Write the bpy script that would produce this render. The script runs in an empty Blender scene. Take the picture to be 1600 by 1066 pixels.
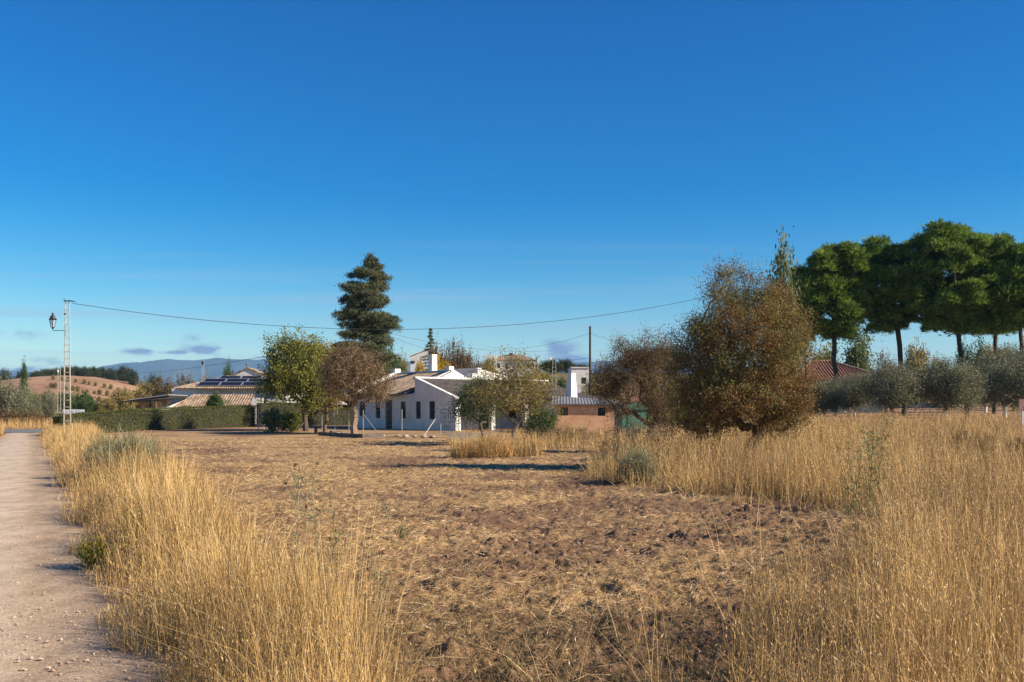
import bpy, math, random
import numpy as np
from mathutils import Vector, Matrix
S = bpy.context.scene
COL = S.collection
F = 1555.56; HY = 640.0; CH = 1.6          # focal length in photo pixels, horizon row, camera height
def R(a): return math.radians(a)
# ------------------------------------------------------------------ noise
def _hash(ix, iy, s):
    n = (ix.astype(np.int64)*374761393 + iy.astype(np.int64)*668265263 + s*1442695041) & 0xffffffff
    n = ((n ^ (n >> 13))*1274126177) & 0xffffffff
    n = n ^ (n >> 16)
    return (n & 0xffff)/65535.0
def vnoise(x, y, s=0):
    ix = np.floor(x); iy = np.floor(y); fx = x-ix; fy = y-iy
    fx = fx*fx*(3-2*fx); fy = fy*fy*(3-2*fy)
    a = _hash(ix, iy, s); b = _hash(ix+1, iy, s); c = _hash(ix, iy+1, s); d = _hash(ix+1, iy+1, s)
    return (a*(1-fx)+b*fx)*(1-fy)+(c*(1-fx)+d*fx)*fy
def fbm(x, y, s=0, o=4):
    x = np.asarray(x, float); y = np.asarray(y, float)
    r = 0; a = .5; t = 0
    for k in range(o):
        r = r+a*vnoise(x, y, s+k*17); t += a; a *= .5; x = x*2.03+11.3; y = y*2.03+5.7
    return r/t
def sm(a, b, x):
    t = np.clip((np.asarray(x, float)-a)/(b-a), 0, 1); return t*t*(3-2*t)
# ------------------------------------------------------------------ terrain
def road_right(Y): return -0.485*Y+0.8
def H(X, Y):
    X = np.asarray(X, float); Y = np.asarray(Y, float)
    Yc = np.maximum(Y, 5); q = X/Yc
    left = np.interp(Y, [50, 64, 100, 200, 400, 3000], [0, .25, .35, 1.2, 3, 6])
    left = left*sm(-27.5, -23.5, X)*(Y < 110) + np.interp(Y, [74, 110, 200, 400, 3000], [0, .35, 1.2, 3, 6])*(1-sm(-27.5, -23.5, X))*(Y < 110) + left*(Y >= 110)
    mid = np.interp(Y, [48, 60, 85, 110, 130, 150, 200, 400, 3000], [0, .25, .4, 2.6, 5.2, 7, 9, 14, 16])
    right = np.interp(Y, [26, 60, 85, 115, 160, 200, 400, 3000], [0, .82, 1.35, 2.3, 5, 8, 14, 16])
    m1 = sm(-.17, -.10, q); m2 = sm(.14, .26, q)
    h = left*(1-m1)+mid*m1*(1-m2)+right*m2
    h = h+8.2*np.exp(-((X+130)**2/(2*22.0**2)+(Y-300)**2/(2*42.0**2)))
    h = h+3.5*np.exp(-((X+190)**2/(2*45.0**2)+(Y-300)**2/(2*40.0**2)))
    return h
def G(px, D, dz=0.0):
    x = (px-800)/F*D
    return Vector((x, D, float(H(x, D))+dz))
def Z(py, D): return CH+(HY-py)/F*D
def P(px, py, D): return Vector(((px-800)/F*D, D, Z(py, D)))
# zones of the field
RE_Y = np.array([4., 5.84, 7.8, 9.6, 11.5, 13.1, 14.6, 15.5, 18.4, 21.6, 24, 28, 33, 38, 45, 60])
RE_X = np.array([1.2, 1.15, 1.75, 2.5, 3.2, 3.9, 4.75, 4.6, 3.5, 1.7, 1.85, 2.3, 2.6, 3.2, 5.5, 14])
def right_edge(Y): return np.interp(Y, RE_Y, RE_X)+(vnoise(np.asarray(Y, float)*1.7, np.asarray(Y, float)*0+3.3, 9)-.5)*.5
LE_Y = np.array([3.5, 5.84, 7, 8.5, 10, 13, 17, 22, 30, 40, 55, 62])
LE_W = np.array([.42, 1.35, 1.45, 1.45, 1.5, 1.7, 2.2, 2.4, 2.3, 2.3, 3, 3.5])
def left_edge(Y): return road_right(Y)+np.interp(Y, LE_Y, LE_W)+(vnoise(np.asarray(Y, float)*1.3, np.asarray(Y, float)*0+8.3, 5)-.5)*.5
# ------------------------------------------------------------------ mesh helpers
class MB:
    def __init__(s): s.v = []; s.f = []; s.n = 0; s.mi = []
    def add(s, v, fs, mi=0):
        v = np.asarray(v, float).reshape(-1, 3); s.v.append(v)
        if not isinstance(fs, list): fs = [fs]
        for f in fs:
            f = np.asarray(f, np.int64)
            if f.ndim == 1: f = f[None, :]
            s.f.append(f+s.n); s.mi.append(np.full(len(f), mi, np.int32))
        s.n += len(v); return s
    def hexa(s, p, mi=0):
        return s.add(p, np.array([[3, 2, 1, 0], [4, 5, 6, 7], [0, 1, 5, 4], [1, 2, 6, 5], [2, 3, 7, 6], [3, 0, 4, 7]]), mi)
    def box(s, x0, x1, y0, y1, z0, z1, mi=0):
        return s.hexa([(x0, y0, z0), (x1, y0, z0), (x1, y1, z0), (x0, y1, z0), (x0, y0, z1), (x1, y0, z1), (x1, y1, z1), (x0, y1, z1)], mi)
    def tube(s, p0, p1, r0, r1=None, n=8, mi=0):
        r1 = r0 if r1 is None else r1
        return s.tubes(np.array([p0]), np.array([p1]), np.array([r0]), np.array([r1]), n, True, mi)
    def tubes(s, A, B, ra, rb, n=5, cap=False, mi=0):
        A = np.asarray(A, float); B = np.asarray(B, float); ra = np.asarray(ra, float); rb = np.asarray(rb, float)
        m = len(A); d = B-A; L = np.linalg.norm(d, axis=1, keepdims=True)+1e-9; d = d/L
        ref = np.where(np.abs(d[:, 2:3]) > .9, np.array([[1., 0, 0]]), np.array([[0., 0, 1]]))
        u = np.cross(d, ref); u /= np.linalg.norm(u, axis=1, keepdims=True); w = np.cross(d, u)
        a = np.arange(n)*2*math.pi/n
        ring = u[:, None, :]*np.cos(a)[None, :, None]+w[:, None, :]*np.sin(a)[None, :, None]
        va = A[:, None, :]+ring*ra[:, None, None]; vb = B[:, None, :]+ring*rb[:, None, None]
        v = np.concatenate([va, vb], axis=1).reshape(-1, 3)
        k = np.arange(n); k2 = (k+1) % n
        f = np.stack([k, k2, k2+n, k+n], 1)[None]+(np.arange(m)*2*n)[:, None, None]
        fs = [f.reshape(-1, 4)]
        if cap:
            fs.append((np.arange(n)[::-1][None]+(np.arange(m)*2*n)[:, None])); fs.append((np.arange(n)[None]+n+(np.arange(m)*2*n)[:, None]))
        return s.add(v, fs, mi)
    def prism(s, pts, off, mi=0):
        pts = np.asarray(pts, float); off = np.asarray(off, float); n = len(pts)
        v = np.concatenate([pts, pts+off]); k = np.arange(n); k2 = (k+1) % n
        return s.add(v, [k[::-1], k+n, np.stack([k, k2, k2+n, k+n], 1)], mi)
    def lathe(s, c, prof, n=12, mi=0):
        a = np.arange(n)*2*math.pi/n; c = np.asarray(c, float)
        v = np.concatenate([np.stack([c[0]+r*np.cos(a), c[1]+r*np.sin(a), np.full(n, c[2]+z)], 1) for r, z in prof])
        k = np.arange(n); k2 = (k+1) % n
        f = np.concatenate([np.stack([k+i*n, k2+i*n, k2+(i+1)*n, k+(i+1)*n], 1) for i in range(len(prof)-1)])
        return s.add(v, f, mi)
    def build(s, name, mats, parent=None, smooth=False):
        V = np.concatenate(s.v); me = bpy.data.meshes.new(name)
        me.vertices.add(len(V)); me.vertices.foreach_set('co', V.astype(np.float32).ravel())
        tot = np.concatenate([np.full(len(f), f.shape[1], np.int64) for f in s.f])
        loops = np.concatenate([f.ravel() for f in s.f]).astype(np.int32)
        start = np.concatenate([[0], np.cumsum(tot)[:-1]]).astype(np.int32)
        me.loops.add(len(loops)); me.loops.foreach_set('vertex_index', loops)
        me.polygons.add(len(tot)); me.polygons.foreach_set('loop_start', start)
        try: me.polygons.foreach_set('loop_total', tot.astype(np.int32))
        except Exception: pass
        if not isinstance(mats, (list, tuple)): mats = [mats]
        for m in mats: me.materials.append(m)
        me.polygons.foreach_set('material_index', np.concatenate(s.mi))
        me.polygons.foreach_set('use_smooth', np.full(len(tot), smooth))
        me.update(calc_edges=True)
        o = bpy.data.objects.new(name, me); COL.objects.link(o)
        if parent: o.parent = parent
        return o
def tag(o, label=None, cat=None, group=None, kind=None):
    if label: o['label'] = label
    if cat: o['category'] = cat
    if group: o['group'] = group
    if kind: o['kind'] = kind
    return o
def thing(name, label, cat, loc=(0, 0, 0), rz=0, group=None, scale=1):
    o = bpy.data.objects.new(name, None); COL.objects.link(o); o.location = loc; o.rotation_euler = (0, 0, rz)
    o.empty_display_size = .3
    if scale != 1: o.scale = (scale,)*3 if not isinstance(scale, tuple) else scale
    return tag(o, label, cat, group)
def dup(root, loc, rz=0, scale=None, label=None, group=None, cat=None, name=None):
    r = root.copy(); COL.objects.link(r); r.location = loc; r.rotation_euler = (0, 0, rz)
    if scale is not None: r.scale = (scale,)*3 if not isinstance(scale, tuple) else scale
    if label: r['label'] = label
    if group: r['group'] = group
    elif 'group' in r: del r['group']
    if cat: r['category'] = cat
    if name: r.name = name
    for ch in list(root.children):
        c = ch.copy(); COL.objects.link(c); c.parent = r
        for g in ch.children:
            d = g.copy(); COL.objects.link(d); d.parent = c
    return r
# ------------------------------------------------------------------ materials
def newmat(name):
    m = bpy.data.materials.new(name); m.use_nodes = True; nt = m.node_tree
    return m, nt, nt.nodes['Principled BSDF']
def ramp(nt, fac, cols, pos=None):
    r = nt.nodes.new('ShaderNodeValToRGB'); e = r.color_ramp.elements
    pos = pos or [i/(len(cols)-1) for i in range(len(cols))]
    while len(e) < len(cols): e.new(.5)
    for i, c in enumerate(cols): e[i].position = pos[i]; e[i].color = (*c, 1)
    nt.links.new(fac, r.inputs[0]); return r.outputs[0]
def noise(nt, scale, detail=4, coord='Object', rough=.6, sc=None):
    n = nt.nodes.new('ShaderNodeTexNoise'); n.inputs['Scale'].default_value = scale; n.inputs['Detail'].default_value = detail
    n.inputs['Roughness'].default_value = rough
    tc = nt.nodes.new('ShaderNodeTexCoord')
    if sc:
        mp = nt.nodes.new('ShaderNodeMapping'); mp.inputs['Scale'].default_value = sc
        nt.links.new(tc.outputs[coord], mp.inputs[0]); nt.links.new(mp.outputs[0], n.inputs['Vector'])
    else: nt.links.new(tc.outputs[coord], n.inputs['Vector'])
    return n.outputs['Fac']
def mixc(nt, fac, a, b, mode='MIX'):
    m = nt.nodes.new('ShaderNodeMix'); m.data_type = 'RGBA'; m.blend_type = mode
    for sock, v in ((m.inputs[0], fac), (m.inputs[6], a), (m.inputs[7], b)):
        if isinstance(v, (int, float)): sock.default_value = v
        elif isinstance(v, tuple): sock.default_value = (*v, 1)
        else: nt.links.new(v, sock)
    return m.outputs[2]
def bump(nt, bs, h, strength, dist=.02):
    b = nt.nodes.new('ShaderNodeBump'); b.inputs['Strength'].default_value = strength; b.inputs['Distance'].default_value = dist
    nt.links.new(h, b.inputs['Height']); nt.links.new(b.outputs[0], bs.inputs['Normal'])
def leafmat(name, cols, trans=.35, patch=.35, scale=.8, rough=.6, alt=None):
    m, nt, bs = newmat(name); g = nt.nodes.new('ShaderNodeNewGeometry')
    a = ramp(nt, g.outputs['Random Per Island'], cols)
    n = noise(nt, scale, 2)
    dk = ramp(nt, n, [(1-patch,)*3, (1+patch*.6,)*3], [.35, .65])
    if alt: a = mixc(nt, ramp(nt, noise(nt, .75, 3), [(0,)*3, (1,)*3], [.46, .56]), a, ramp(nt, g.outputs['Random Per Island'], alt))
    c = mixc(nt, 1.0, a, dk, 'MULTIPLY')
    nt.links.new(c, bs.inputs['Base Color']); bs.inputs['Roughness'].default_value = rough
    bs.inputs['Specular IOR Level'].default_value = .25
    t = nt.nodes.new('ShaderNodeBsdfTranslucent'); nt.links.new(c, t.inputs[0])
    mx = nt.nodes.new('ShaderNodeMixShader'); mx.inputs[0].default_value = trans
    out = nt.nodes['Material Output']
    nt.links.new(bs.outputs[0], mx.inputs[1]); nt.links.new(t.outputs[0], mx.inputs[2]); nt.links.new(mx.outputs[0], out.inputs[0])
    return m
def plain(name, col, rough=.7, var=.12, scale=3, metal=0, bmp=.15, col2=None):
    m, nt, bs = newmat(name); n = noise(nt, scale, 6)
    c2 = col2 or tuple(x*(1-var*2) for x in col)
    nt.links.new(ramp(nt, n, [c2, col], [.3, .6]), bs.inputs['Base Color'])
    bs.inputs['Roughness'].default_value = rough; bs.inputs['Metallic'].default_value = metal
    if bmp: bump(nt, bs, noise(nt, scale*8, 3), bmp)
    return m
M = {}
M['white'] = plain('limewash', (.76, .75, .73), .85, .13, .9)
M['bark'] = plain('bark', (.12, .085, .06), .9, .3, 12, bmp=.6)
M['palebark'] = plain('pale_bark', (.33, .24, .16), .9, .25, 9, bmp=.6)
M['greybark'] = plain('grey_bark', (.17, .14, .115), .9, .3, 12, bmp=.6)
M['pinebark'] = plain('pine_bark', (.062, .045, .036), .9, .3, 6, bmp=.8)
M['limed'] = plain('limed_trunk', (.75, .74, .70), .85, .1, 9)
M['metal'] = plain('weathered_steel', (.52, .49, .42), .6, .15, 6, .0)
M['galv'] = plain('galvanised_post', (.36, .36, .36), .55, .15, 8, .2)
M['black'] = plain('black_paint', (.03, .032, .035), .45, .1, 8)
M['blue_iron'] = plain('dark_blue_iron', (.03, .05, .09), .5, .1, 8)
M['brown_wood'] = plain('brown_shutter', (.075, .035, .022), .6, .25, 6)
M['dark'] = plain('dark_interior', (.015, .014, .014), .8, .1, 4)
M['wood'] = plain('old_wood', (.17, .12, .08), .85, .3, 8, bmp=.4)
M['tar'] = plain('tarred_pole', (.055, .045, .04), .85, .3, 8)
M['cable'] = plain('cable', (.03, .035, .045), .6, .1, 4)
M['concrete'] = plain('concrete', (.42, .36, .29), .9, .2, 3, bmp=.5)
M['stone'] = plain('field_stone', (.40, .35, .28), .9, .25, 5, bmp=.8)
M['asphalt'] = plain('asphalt', (.17, .165, .16), .9, .12, 2, bmp=.4)
M['corr'] = plain('corrugated_grey', (.20, .20, .205), .7, .2, 3, bmp=.1)
M['corr_w'] = plain('pale_sheet', (.55, .54, .52), .6, .1, 2)
M['green_m'] = plain('green_sheet', (.05, .19, .13), .55, .15, 2)
M['green_c'] = plain('green_canvas', (.012, .16, .12), .7, .15, 2)
M['sign'] = plain('sign_white', (.80, .81, .84), .5, .03, 3)
M['signgrey'] = plain('sign_grey', (.28, .30, .38), .6, .05, 3)
M['frame'] = plain('aluminium', (.55, .55, .55), .4, .05, 3, .6)
M['rust'] = plain('rusty_sheet', (.30, .17, .14), .8, .2, 6)
def mat_glass():
    m, nt, bs = newmat('window_glass'); bs.inputs['Base Color'].default_value = (.02, .025, .03, 1); bs.inputs['Roughness'].default_value = .08
    return m
M['glass'] = mat_glass()
def mat_lampglass():
    m, nt, bs = newmat('lantern_glass'); bs.inputs['Base Color'].default_value = (.8, .85, .9, 1); bs.inputs['Roughness'].default_value = .15
    bs.inputs['Transmission Weight'].default_value = .75; bs.inputs['IOR'].default_value = 1.1
    return m
M['lglass'] = mat_lampglass()
def mat_solar():
    m, nt, bs = newmat('solar_cells'); bs.inputs['Roughness'].default_value = .45; bs.inputs['Specular IOR Level'].default_value = .06
    b = nt.nodes.new('ShaderNodeTexBrick'); b.offset = 0; b.inputs['Color1'].default_value = (.006, .010, .03, 1); b.inputs['Color2'].default_value = (.01, .015, .04, 1)
    b.inputs['Mortar'].default_value = (.03, .033, .04, 1); b.inputs['Scale'].default_value = 1; b.inputs['Brick Width'].default_value = .16; b.inputs['Row Height'].default_value = .16; b.inputs['Mortar Size'].default_value = .004
    tc = nt.nodes.new('ShaderNodeTexCoord'); nt.links.new(tc.outputs['Object'], b.inputs['Vector']); nt.links.new(b.outputs['Color'], bs.inputs['Base Color'])
    return m
M['solar'] = mat_solar()
def mat_brick():
    m, nt, bs = newmat('worn_brick'); b = nt.nodes.new('ShaderNodeTexBrick')
    b.inputs['Color1'].default_value = (.74, .38, .19, 1); b.inputs['Color2'].default_value = (.60, .29, .14, 1); b.inputs['Mortar'].default_value = (.52, .38, .27, 1)
    b.inputs['Scale'].default_value = 1; b.inputs['Brick Width'].default_value = .34; b.inputs['Row Height'].default_value = .15; b.inputs['Mortar Size'].default_value = .014
    tc = nt.nodes.new('ShaderNodeTexCoord'); mp = nt.nodes.new('ShaderNodeMapping'); mp.inputs['Rotation'].default_value = (R(90), 0, 0)
    nt.links.new(tc.outputs['Object'], mp.inputs[0]); nt.links.new(mp.outputs[0], b.inputs['Vector'])
    c = mixc(nt, ramp(nt, noise(nt, 1.3, 5), [(0,)*3, (.75,)*3], [.45, .62]), b.outputs['Color'], (.70, .45, .27))
    nt.links.new(c, bs.inputs['Base Color']); bs.inputs['Roughness'].default_value = .9; bump(nt, bs, b.outputs['Fac'], -.4)
    return m
M['brick'] = mat_brick()
def mat_tile(name, cols):
    m, nt, bs = newmat(name); b = nt.nodes.new('ShaderNodeTexBrick'); b.offset = 0
    b.inputs['Color1'].default_value = (0, 0, 0, 1); b.inputs['Color2'].default_value = (1, 1, 1, 1); b.inputs['Mortar'].default_value = (.1, .1, .1, 1)
    b.inputs['Scale'].default_value = 1; b.inputs['Brick Width'].default_value = .22; b.inputs['Row Height'].default_value = .32; b.inputs['Mortar Size'].default_value = .008
    tc = nt.nodes.new('ShaderNodeTexCoord'); nt.links.new(tc.outputs['Object'], b.inputs['Vector'])
    mixn = mixc(nt, .5, b.outputs['Color'], noise(nt, 2.2, 6))
    nt.links.new(ramp(nt, mixn, cols, None), bs.inputs['Base Color']); bs.inputs['Roughness'].default_value = .9
    bump(nt, bs, b.outputs['Fac'], -.5, .03)
    return m
M['tile_old'] = mat_tile('old_clay_tiles', [(.10, .075, .055), (.24, .175, .125), (.38, .29, .21), (.46, .37, .27)])
M['tile_grey'] = mat_tile('grey_clay_tiles', [(.06, .05, .045), (.12, .10, .085), (.20, .17, .14)])
M['tile_buff'] = mat_tile('buff_clay_tiles', [(.09, .06, .042), (.21, .145, .10), (.34, .25, .175), (.44, .34, .24)])
M['tile_red'] = mat_tile('red_clay_tiles', [(.06, .025, .018), (.13, .050, .034), (.19, .080, .055)])
# ground
def mat_soil():
    m, nt, bs = newmat('tilled_soil'); bs.inputs['Roughness'].default_value = .95; bs.inputs['Specular IOR Level'].default_value = .15
    straw = noise(nt, .55, 8, 'Object', .68)
    fine = noise(nt, 9, 6, 'Object', .75)
    soil = ramp(nt, fine, [(.10, .060, .035), (.245, .150, .086), (.36, .235, .14)], [.3, .55, .8])
    st = ramp(nt, noise(nt, 22, 4, 'Object', .8), [(.20, .13, .062), (.45, .30, .145), (.60, .43, .22)], [.3, .5, .75])
    # straw cover thins out with bare tillage patches and a foreground patch darkened for shade
    at_ = nt.nodes.new('ShaderNodeAttribute'); at_.attribute_name = 'cover'
    straw = mixc(nt, .6, straw, at_.outputs['Fac'])
    cov = mixc(nt, .35, straw, noise(nt, 3.0, 5, 'Object', .7, (1, .5, 1)))
    f = ramp(nt, cov, [(0,)*3, (.85,)*3], [.40, .60])
    c = mixc(nt, f, soil, st)
    # red hill soil far away (orchard land)
    red = ramp(nt, noise(nt, .08, 6), [(.25, .145, .085), (.38, .235, .145)], [.35, .65])
    gr = ramp(nt, noise(nt, .05, 6), [(.10, .10, .04), (.24, .19, .09)], [.35, .65])
    geo = nt.nodes.new('ShaderNodeNewGeometry'); sp = nt.nodes.new('ShaderNodeSeparateXYZ'); nt.links.new(geo.outputs['Position'], sp.inputs[0])
    def rng(sock, a, b):
        q = nt.nodes.new('ShaderNodeMapRange'); q.inputs[1].default_value = a; q.inputs[2].default_value = b; nt.links.new(sock, q.inputs[0]); return q.outputs[0]
    c = mixc(nt, rng(sp.outputs['Y'], 56, 80), c, red)
    mid = nt.nodes.new('ShaderNodeMath'); mid.operation = 'MULTIPLY'
    # beyond the farm the slopes are covered by scrub, except the ploughed red hill at the left
    nt.links.new(rng(sp.outputs['Y'], 118, 135), mid.inputs[0]); nt.links.new(rng(sp.outputs['X'], -92, -78), mid.inputs[1])
    c = mixc(nt, mid.outputs[0], c, gr)
    nt.links.new(c, bs.inputs['Base Color'])
    bump(nt, bs, mixc(nt, .5, fine, noise(nt, 40, 4, 'Object', .8)), .9, .05)
    return m
M['soil'] = mat_soil()
def mat_road():
    m, nt, bs = newmat('gravel_track'); bs.inputs['Roughness'].default_value = .95; bs.inputs['Specular IOR Level'].default_value = .15
    geo = nt.nodes.new('ShaderNodeNewGeometry'); sp = nt.nodes.new('ShaderNodeSeparateXYZ'); nt.links.new(geo.outputs['Position'], sp.inputs[0])
    a = nt.nodes.new('ShaderNodeMath'); a.operation = 'MULTIPLY_ADD'; nt.links.new(sp.outputs['Y'], a.inputs[0]); a.inputs[1].default_value = .485; nt.links.new(sp.outputs['X'], a.inputs[2])
    b = nt.nodes.new('ShaderNodeMath'); b.operation = 'MULTIPLY_ADD'; nt.links.new(noise(nt, .6, 3), b.inputs[0]); b.inputs[1].default_value = .5; nt.links.new(a.outputs[0], b.inputs[2])
    q = nt.nodes.new('ShaderNodeMapRange'); q.inputs[1].default_value = -2.3; q.inputs[2].default_value = 1.1; nt.links.new(b.outputs[0], q.inputs[0])
    base = ramp(nt, q.outputs[0], [(.47, .28, .155), (.49, .32, .195), (.57, .465, .35), (.56, .455, .34), (.48, .36, .24), (.43, .31, .20)], [0, .28, .42, .62, .78, 1])
    sp1 = ramp(nt, noise(nt, 55, 5, 'Object', .85), [(.50,)*3, (.98,)*3, (1.4,)*3], [.36, .5, .66])
    c = mixc(nt, 1.0, base, sp1, 'MULTIPLY')
    v = nt.nodes.new('ShaderNodeTexVoronoi'); v.inputs['Scale'].default_value = 26
    tc = nt.nodes.new('ShaderNodeTexCoord'); nt.links.new(tc.outputs['Object'], v.inputs['Vector'])
    c = mixc(nt, 1.0, c, ramp(nt, noise(nt, 2.6, 6, 'Object', .7, (1, .45, 1)), [(.78, .76, .74), (1.08,)*3], [.4, .6]), 'MULTIPLY')
    peb = ramp(nt, v.outputs['Distance'], [(1,)*3, (0,)*3], [.12, .2])
    c = mixc(nt, mixc(nt, 1.0, peb, (.3,)*3, 'MULTIPLY'), c, (.70, .62, .54))
    nt.links.new(c, bs.inputs['Base Color'])
    bump(nt, bs, mixc(nt, .5, noise(nt, 60, 4, 'Object', .8), noise(nt, 12, 4)), .7, .02)
    return m
M['road'] = mat_road()
gold = [(.19, .11, .04), (.43, .27, .10), (.66, .44, .17), (.82, .605, .30)]
M['grass'] = leafmat('dry_grass', gold, .14, .42, .8, .5)
M['grass_head'] = leafmat('oat_heads', [(.38, .23, .085), (.54, .35, .15), (.66, .47, .25)], .14, .25, .6, .5)
M['thatch'] = leafmat('dead_thatch', [(.08, .05, .025), (.20, .13, .06), (.38, .26, .13)], .2, .3, 1.2)
M['straw'] = leafmat('straw_litter', [(.22, .13, .055), (.44, .29, .13), (.60, .42, .21), (.72, .56, .34)], .1, .25, 1.0)
M['shortgrass'] = leafmat('short_grass', [(.05, .05, .018), (.11, .10, .035), (.24, .18, .085), (.42, .31, .16)], .25, .3, 1.5)
M['clod'] = plain('soil_clod', (.27, .17, .10), .95, .25, 6, bmp=.8, col2=(.13, .075, .045))
M['l_almond'] = leafmat('autumn_almond_leaves', [(.10,.065,.026),(.21,.125,.042),(.30,.175,.055),(.17,.12,.04),(.46,.27,.09)], .3, .3, .8, alt=[(.07,.075,.025),(.14,.14,.04),(.22,.19,.06),(.30,.23,.08)])
M['l_brown'] = leafmat('brown_leaves', [(0.1, 0.06, 0.03), (0.17, 0.105, 0.05), (0.24, 0.155, 0.07), (0.15, 0.125, 0.05)], .3, .25, .8)
M['l_olivebrown'] = leafmat('olive_brown_leaves', [(.12,.11,.028),(.22,.19,.045),(.34,.27,.075),(.46,.34,.13)], .3, .3, .8)
M['l_yellowgreen'] = leafmat('yellow_green_leaves', [(.08, .10, .015), (.17, .19, .03), (.28, .28, .05), (.36, .34, .09)], .4, .3, .6)
M['l_green'] = leafmat('green_leaves', [(0.0338, 0.0675, 0.0162), (0.0675, 0.1215, 0.027), (0.1215, 0.1755, 0.0405)], .3, .3, .6)
M['l_dark'] = leafmat('dark_oak_leaves', [(0.0252, 0.0392, 0.014), (0.049, 0.0672, 0.0238), (0.084, 0.098, 0.0392)], .2, .3, .3)
M['l_olive'] = leafmat('olive_leaves', [(.10,.11,.055),(.17,.18,.10),(.29,.30,.19)], .2, .3, .7)
M['l_pine'] = leafmat('pine_needles', [(.04,.085,.012),(.11,.19,.025),(.19,.29,.045),(.30,.40,.09)], .38, .45, .9)
M['l_cedar'] = leafmat('cedar_needles', [(.045,.060,.028),(.095,.110,.050),(.17,.175,.085)], .2, .25, .5)
M['l_yellow'] = leafmat('yellow_leaves', [(.30, .20, .01), (.55, .38, .02), (.70, .50, .04)], .4, .2, .8)
M['l_retama'] = leafmat('grey_green_broom', [(0.1495, 0.154, 0.0855), (0.253, 0.253, 0.1425), (0.368, 0.352, 0.209)], .2, .2, 1.2)
M['l_hedge'] = leafmat('hedge_leaves', [(.065,.08,.02),(.12,.135,.03),(.21,.20,.055)], .2, .35, .5)
M['l_poplar'] = leafmat('pale_leaves', [(.07, .10, .04), (.14, .18, .07), (.24, .27, .12)], .4, .25, .8)
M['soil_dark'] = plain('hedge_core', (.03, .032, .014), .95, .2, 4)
# ------------------------------------------------------------------ ground sheet
def micro(X, Y):
    q = X+.485*Y-.8                                   # >0: field side of the track
    fade = sm(.0, .6, q)*(1-sm(45, 60, Y))*(1-.55*sm(0, 1.5, X-right_edge(Y)))
    r = (fbm(X*1.2, Y*1.2, 3, 3)-.5)*.07+(fbm(X*5, Y*5, 13, 4)-.5)*.14
    r = r+(np.abs(fbm(X*12, Y*12, 8, 3)-.5))*.14
    fur = np.sin((X*.55+Y*.83)*2*math.pi/.62+fbm(X*.4, Y*.4, 31, 2)*9)
    r = r+fur*.034*sm(.35, .7, fbm(X*.3+4, Y*.3, 77, 2))
    return r*fade-.03*fade
def strawcov(X, Y):
    bare = np.exp(-(((X-1.5)/2.4)**2+((Y-11)/4.5)**2))+.8*np.exp(-(((X-3)/3.2)**2+((Y-19)/4.5)**2))+.5*np.exp(-(((X-.6)/1.6)**2+((Y-5.6)/1.3)**2))  # last term puts foreground shade into the cover: thinner straw, darker ground
    return np.clip(fbm(X*.55, Y*.55, 91, 4)*2.1-.42-bare*.44, .05, 1)
def ground_grid():
    y = np.concatenate([np.linspace(-25, 3, 20), np.geomspace(3.4, 14, 520), np.geomspace(14.05, 60, 330), np.geomspace(61, 400, 130), np.geomspace(420, 9000, 30)])
    u = np.concatenate([np.linspace(-9, -.95, 14), np.linspace(-.93, .93, 760), np.linspace(.95, 9, 14)])
    w = np.where(y < 3.4, 3.4, y)
    w = np.maximum(w, 3.4)
    X = u[None, :]*w[:, None]; X = np.clip(X, -9000, 9000)+u[None, :]*.001
    Y = np.repeat(y[:, None], len(u), 1)
    Zz = H(X, Y)+micro(X, Y)
    ny, nx = X.shape
    v = np.stack([X, Y, Zz], -1).reshape(-1, 3)
    i = np.arange(ny-1)[:, None]*nx+np.arange(nx-1)[None, :]
    f = np.stack([i, i+1, i+nx+1, i+nx], -1).reshape(-1, 4)
    b = MB().add(v, f); o = b.build('ground', M['soil'], smooth=True); tag(o, kind='structure')
    at = o.data.attributes.new('cover', 'FLOAT', 'POINT'); at.data.foreach_set('value', strawcov(v[:, 0], v[:, 1]).astype(np.float32))
ground_grid()
def strip(name, ys, xl, xr, mat, dz, nx=14, crown=.0):
    ys = np.asarray(ys, float); t = np.linspace(0, 1, nx)
    X = xl[:, None]*(1-t)+xr[:, None]*t; Y = np.repeat(ys[:, None], nx, 1)
    Zz = H(X, Y)+dz+crown*(1-(2*t-1)**4)[None]+(fbm(X*3, Y*3, 4, 3)-.5)*.012
    if name == 'road':
        o_ = X-road_right(Y)
        for c_ in (-.75, -2.15): Zz = Zz-.012*np.exp(-((o_-c_)/.22)**2)
    v = np.stack([X, Y, Zz], -1).reshape(-1, 3); ny = len(ys)
    i = np.arange(ny-1)[:, None]*nx+np.arange(nx-1)[None, :]
    f = np.stack([i, i+1, i+nx+1, i+nx], -1).reshape(-1, 4)
    return tag(MB().add(v, f).build(name, mat, smooth=True), kind='structure')
ys = np.concatenate([np.linspace(-20, 3, 12), np.linspace(3.3, 70, 240)])
width = np.interp(ys, [0, 38, 50, 62, 70], [3.9, 3.7, 2.9, 2.3, 2.6])
strip('road', ys, road_right(ys)-width, road_right(ys)+.12+(vnoise(ys*1.9, ys*0, 6)-.5)*.25, M['road'], .016, 30, .02)
# asphalt lane crossing behind
xs = np.linspace(-75, -26, 60)
yA = 66+.0*xs; yB = 76+0*xs
b = MB(); n = 60
v = np.concatenate([np.stack([xs, yA+(xs+50)*.03, H(xs, yA)+.05], 1), np.stack([xs, yB+(xs+50)*.03, H(xs, yB)+.07], 1)])
k = np.arange(n-1); b.add(v, np.stack([k, k+1, k+1+n, k+n], 1)); tag(b.build('asphalt_lane', M['asphalt']), kind='structure')
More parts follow.
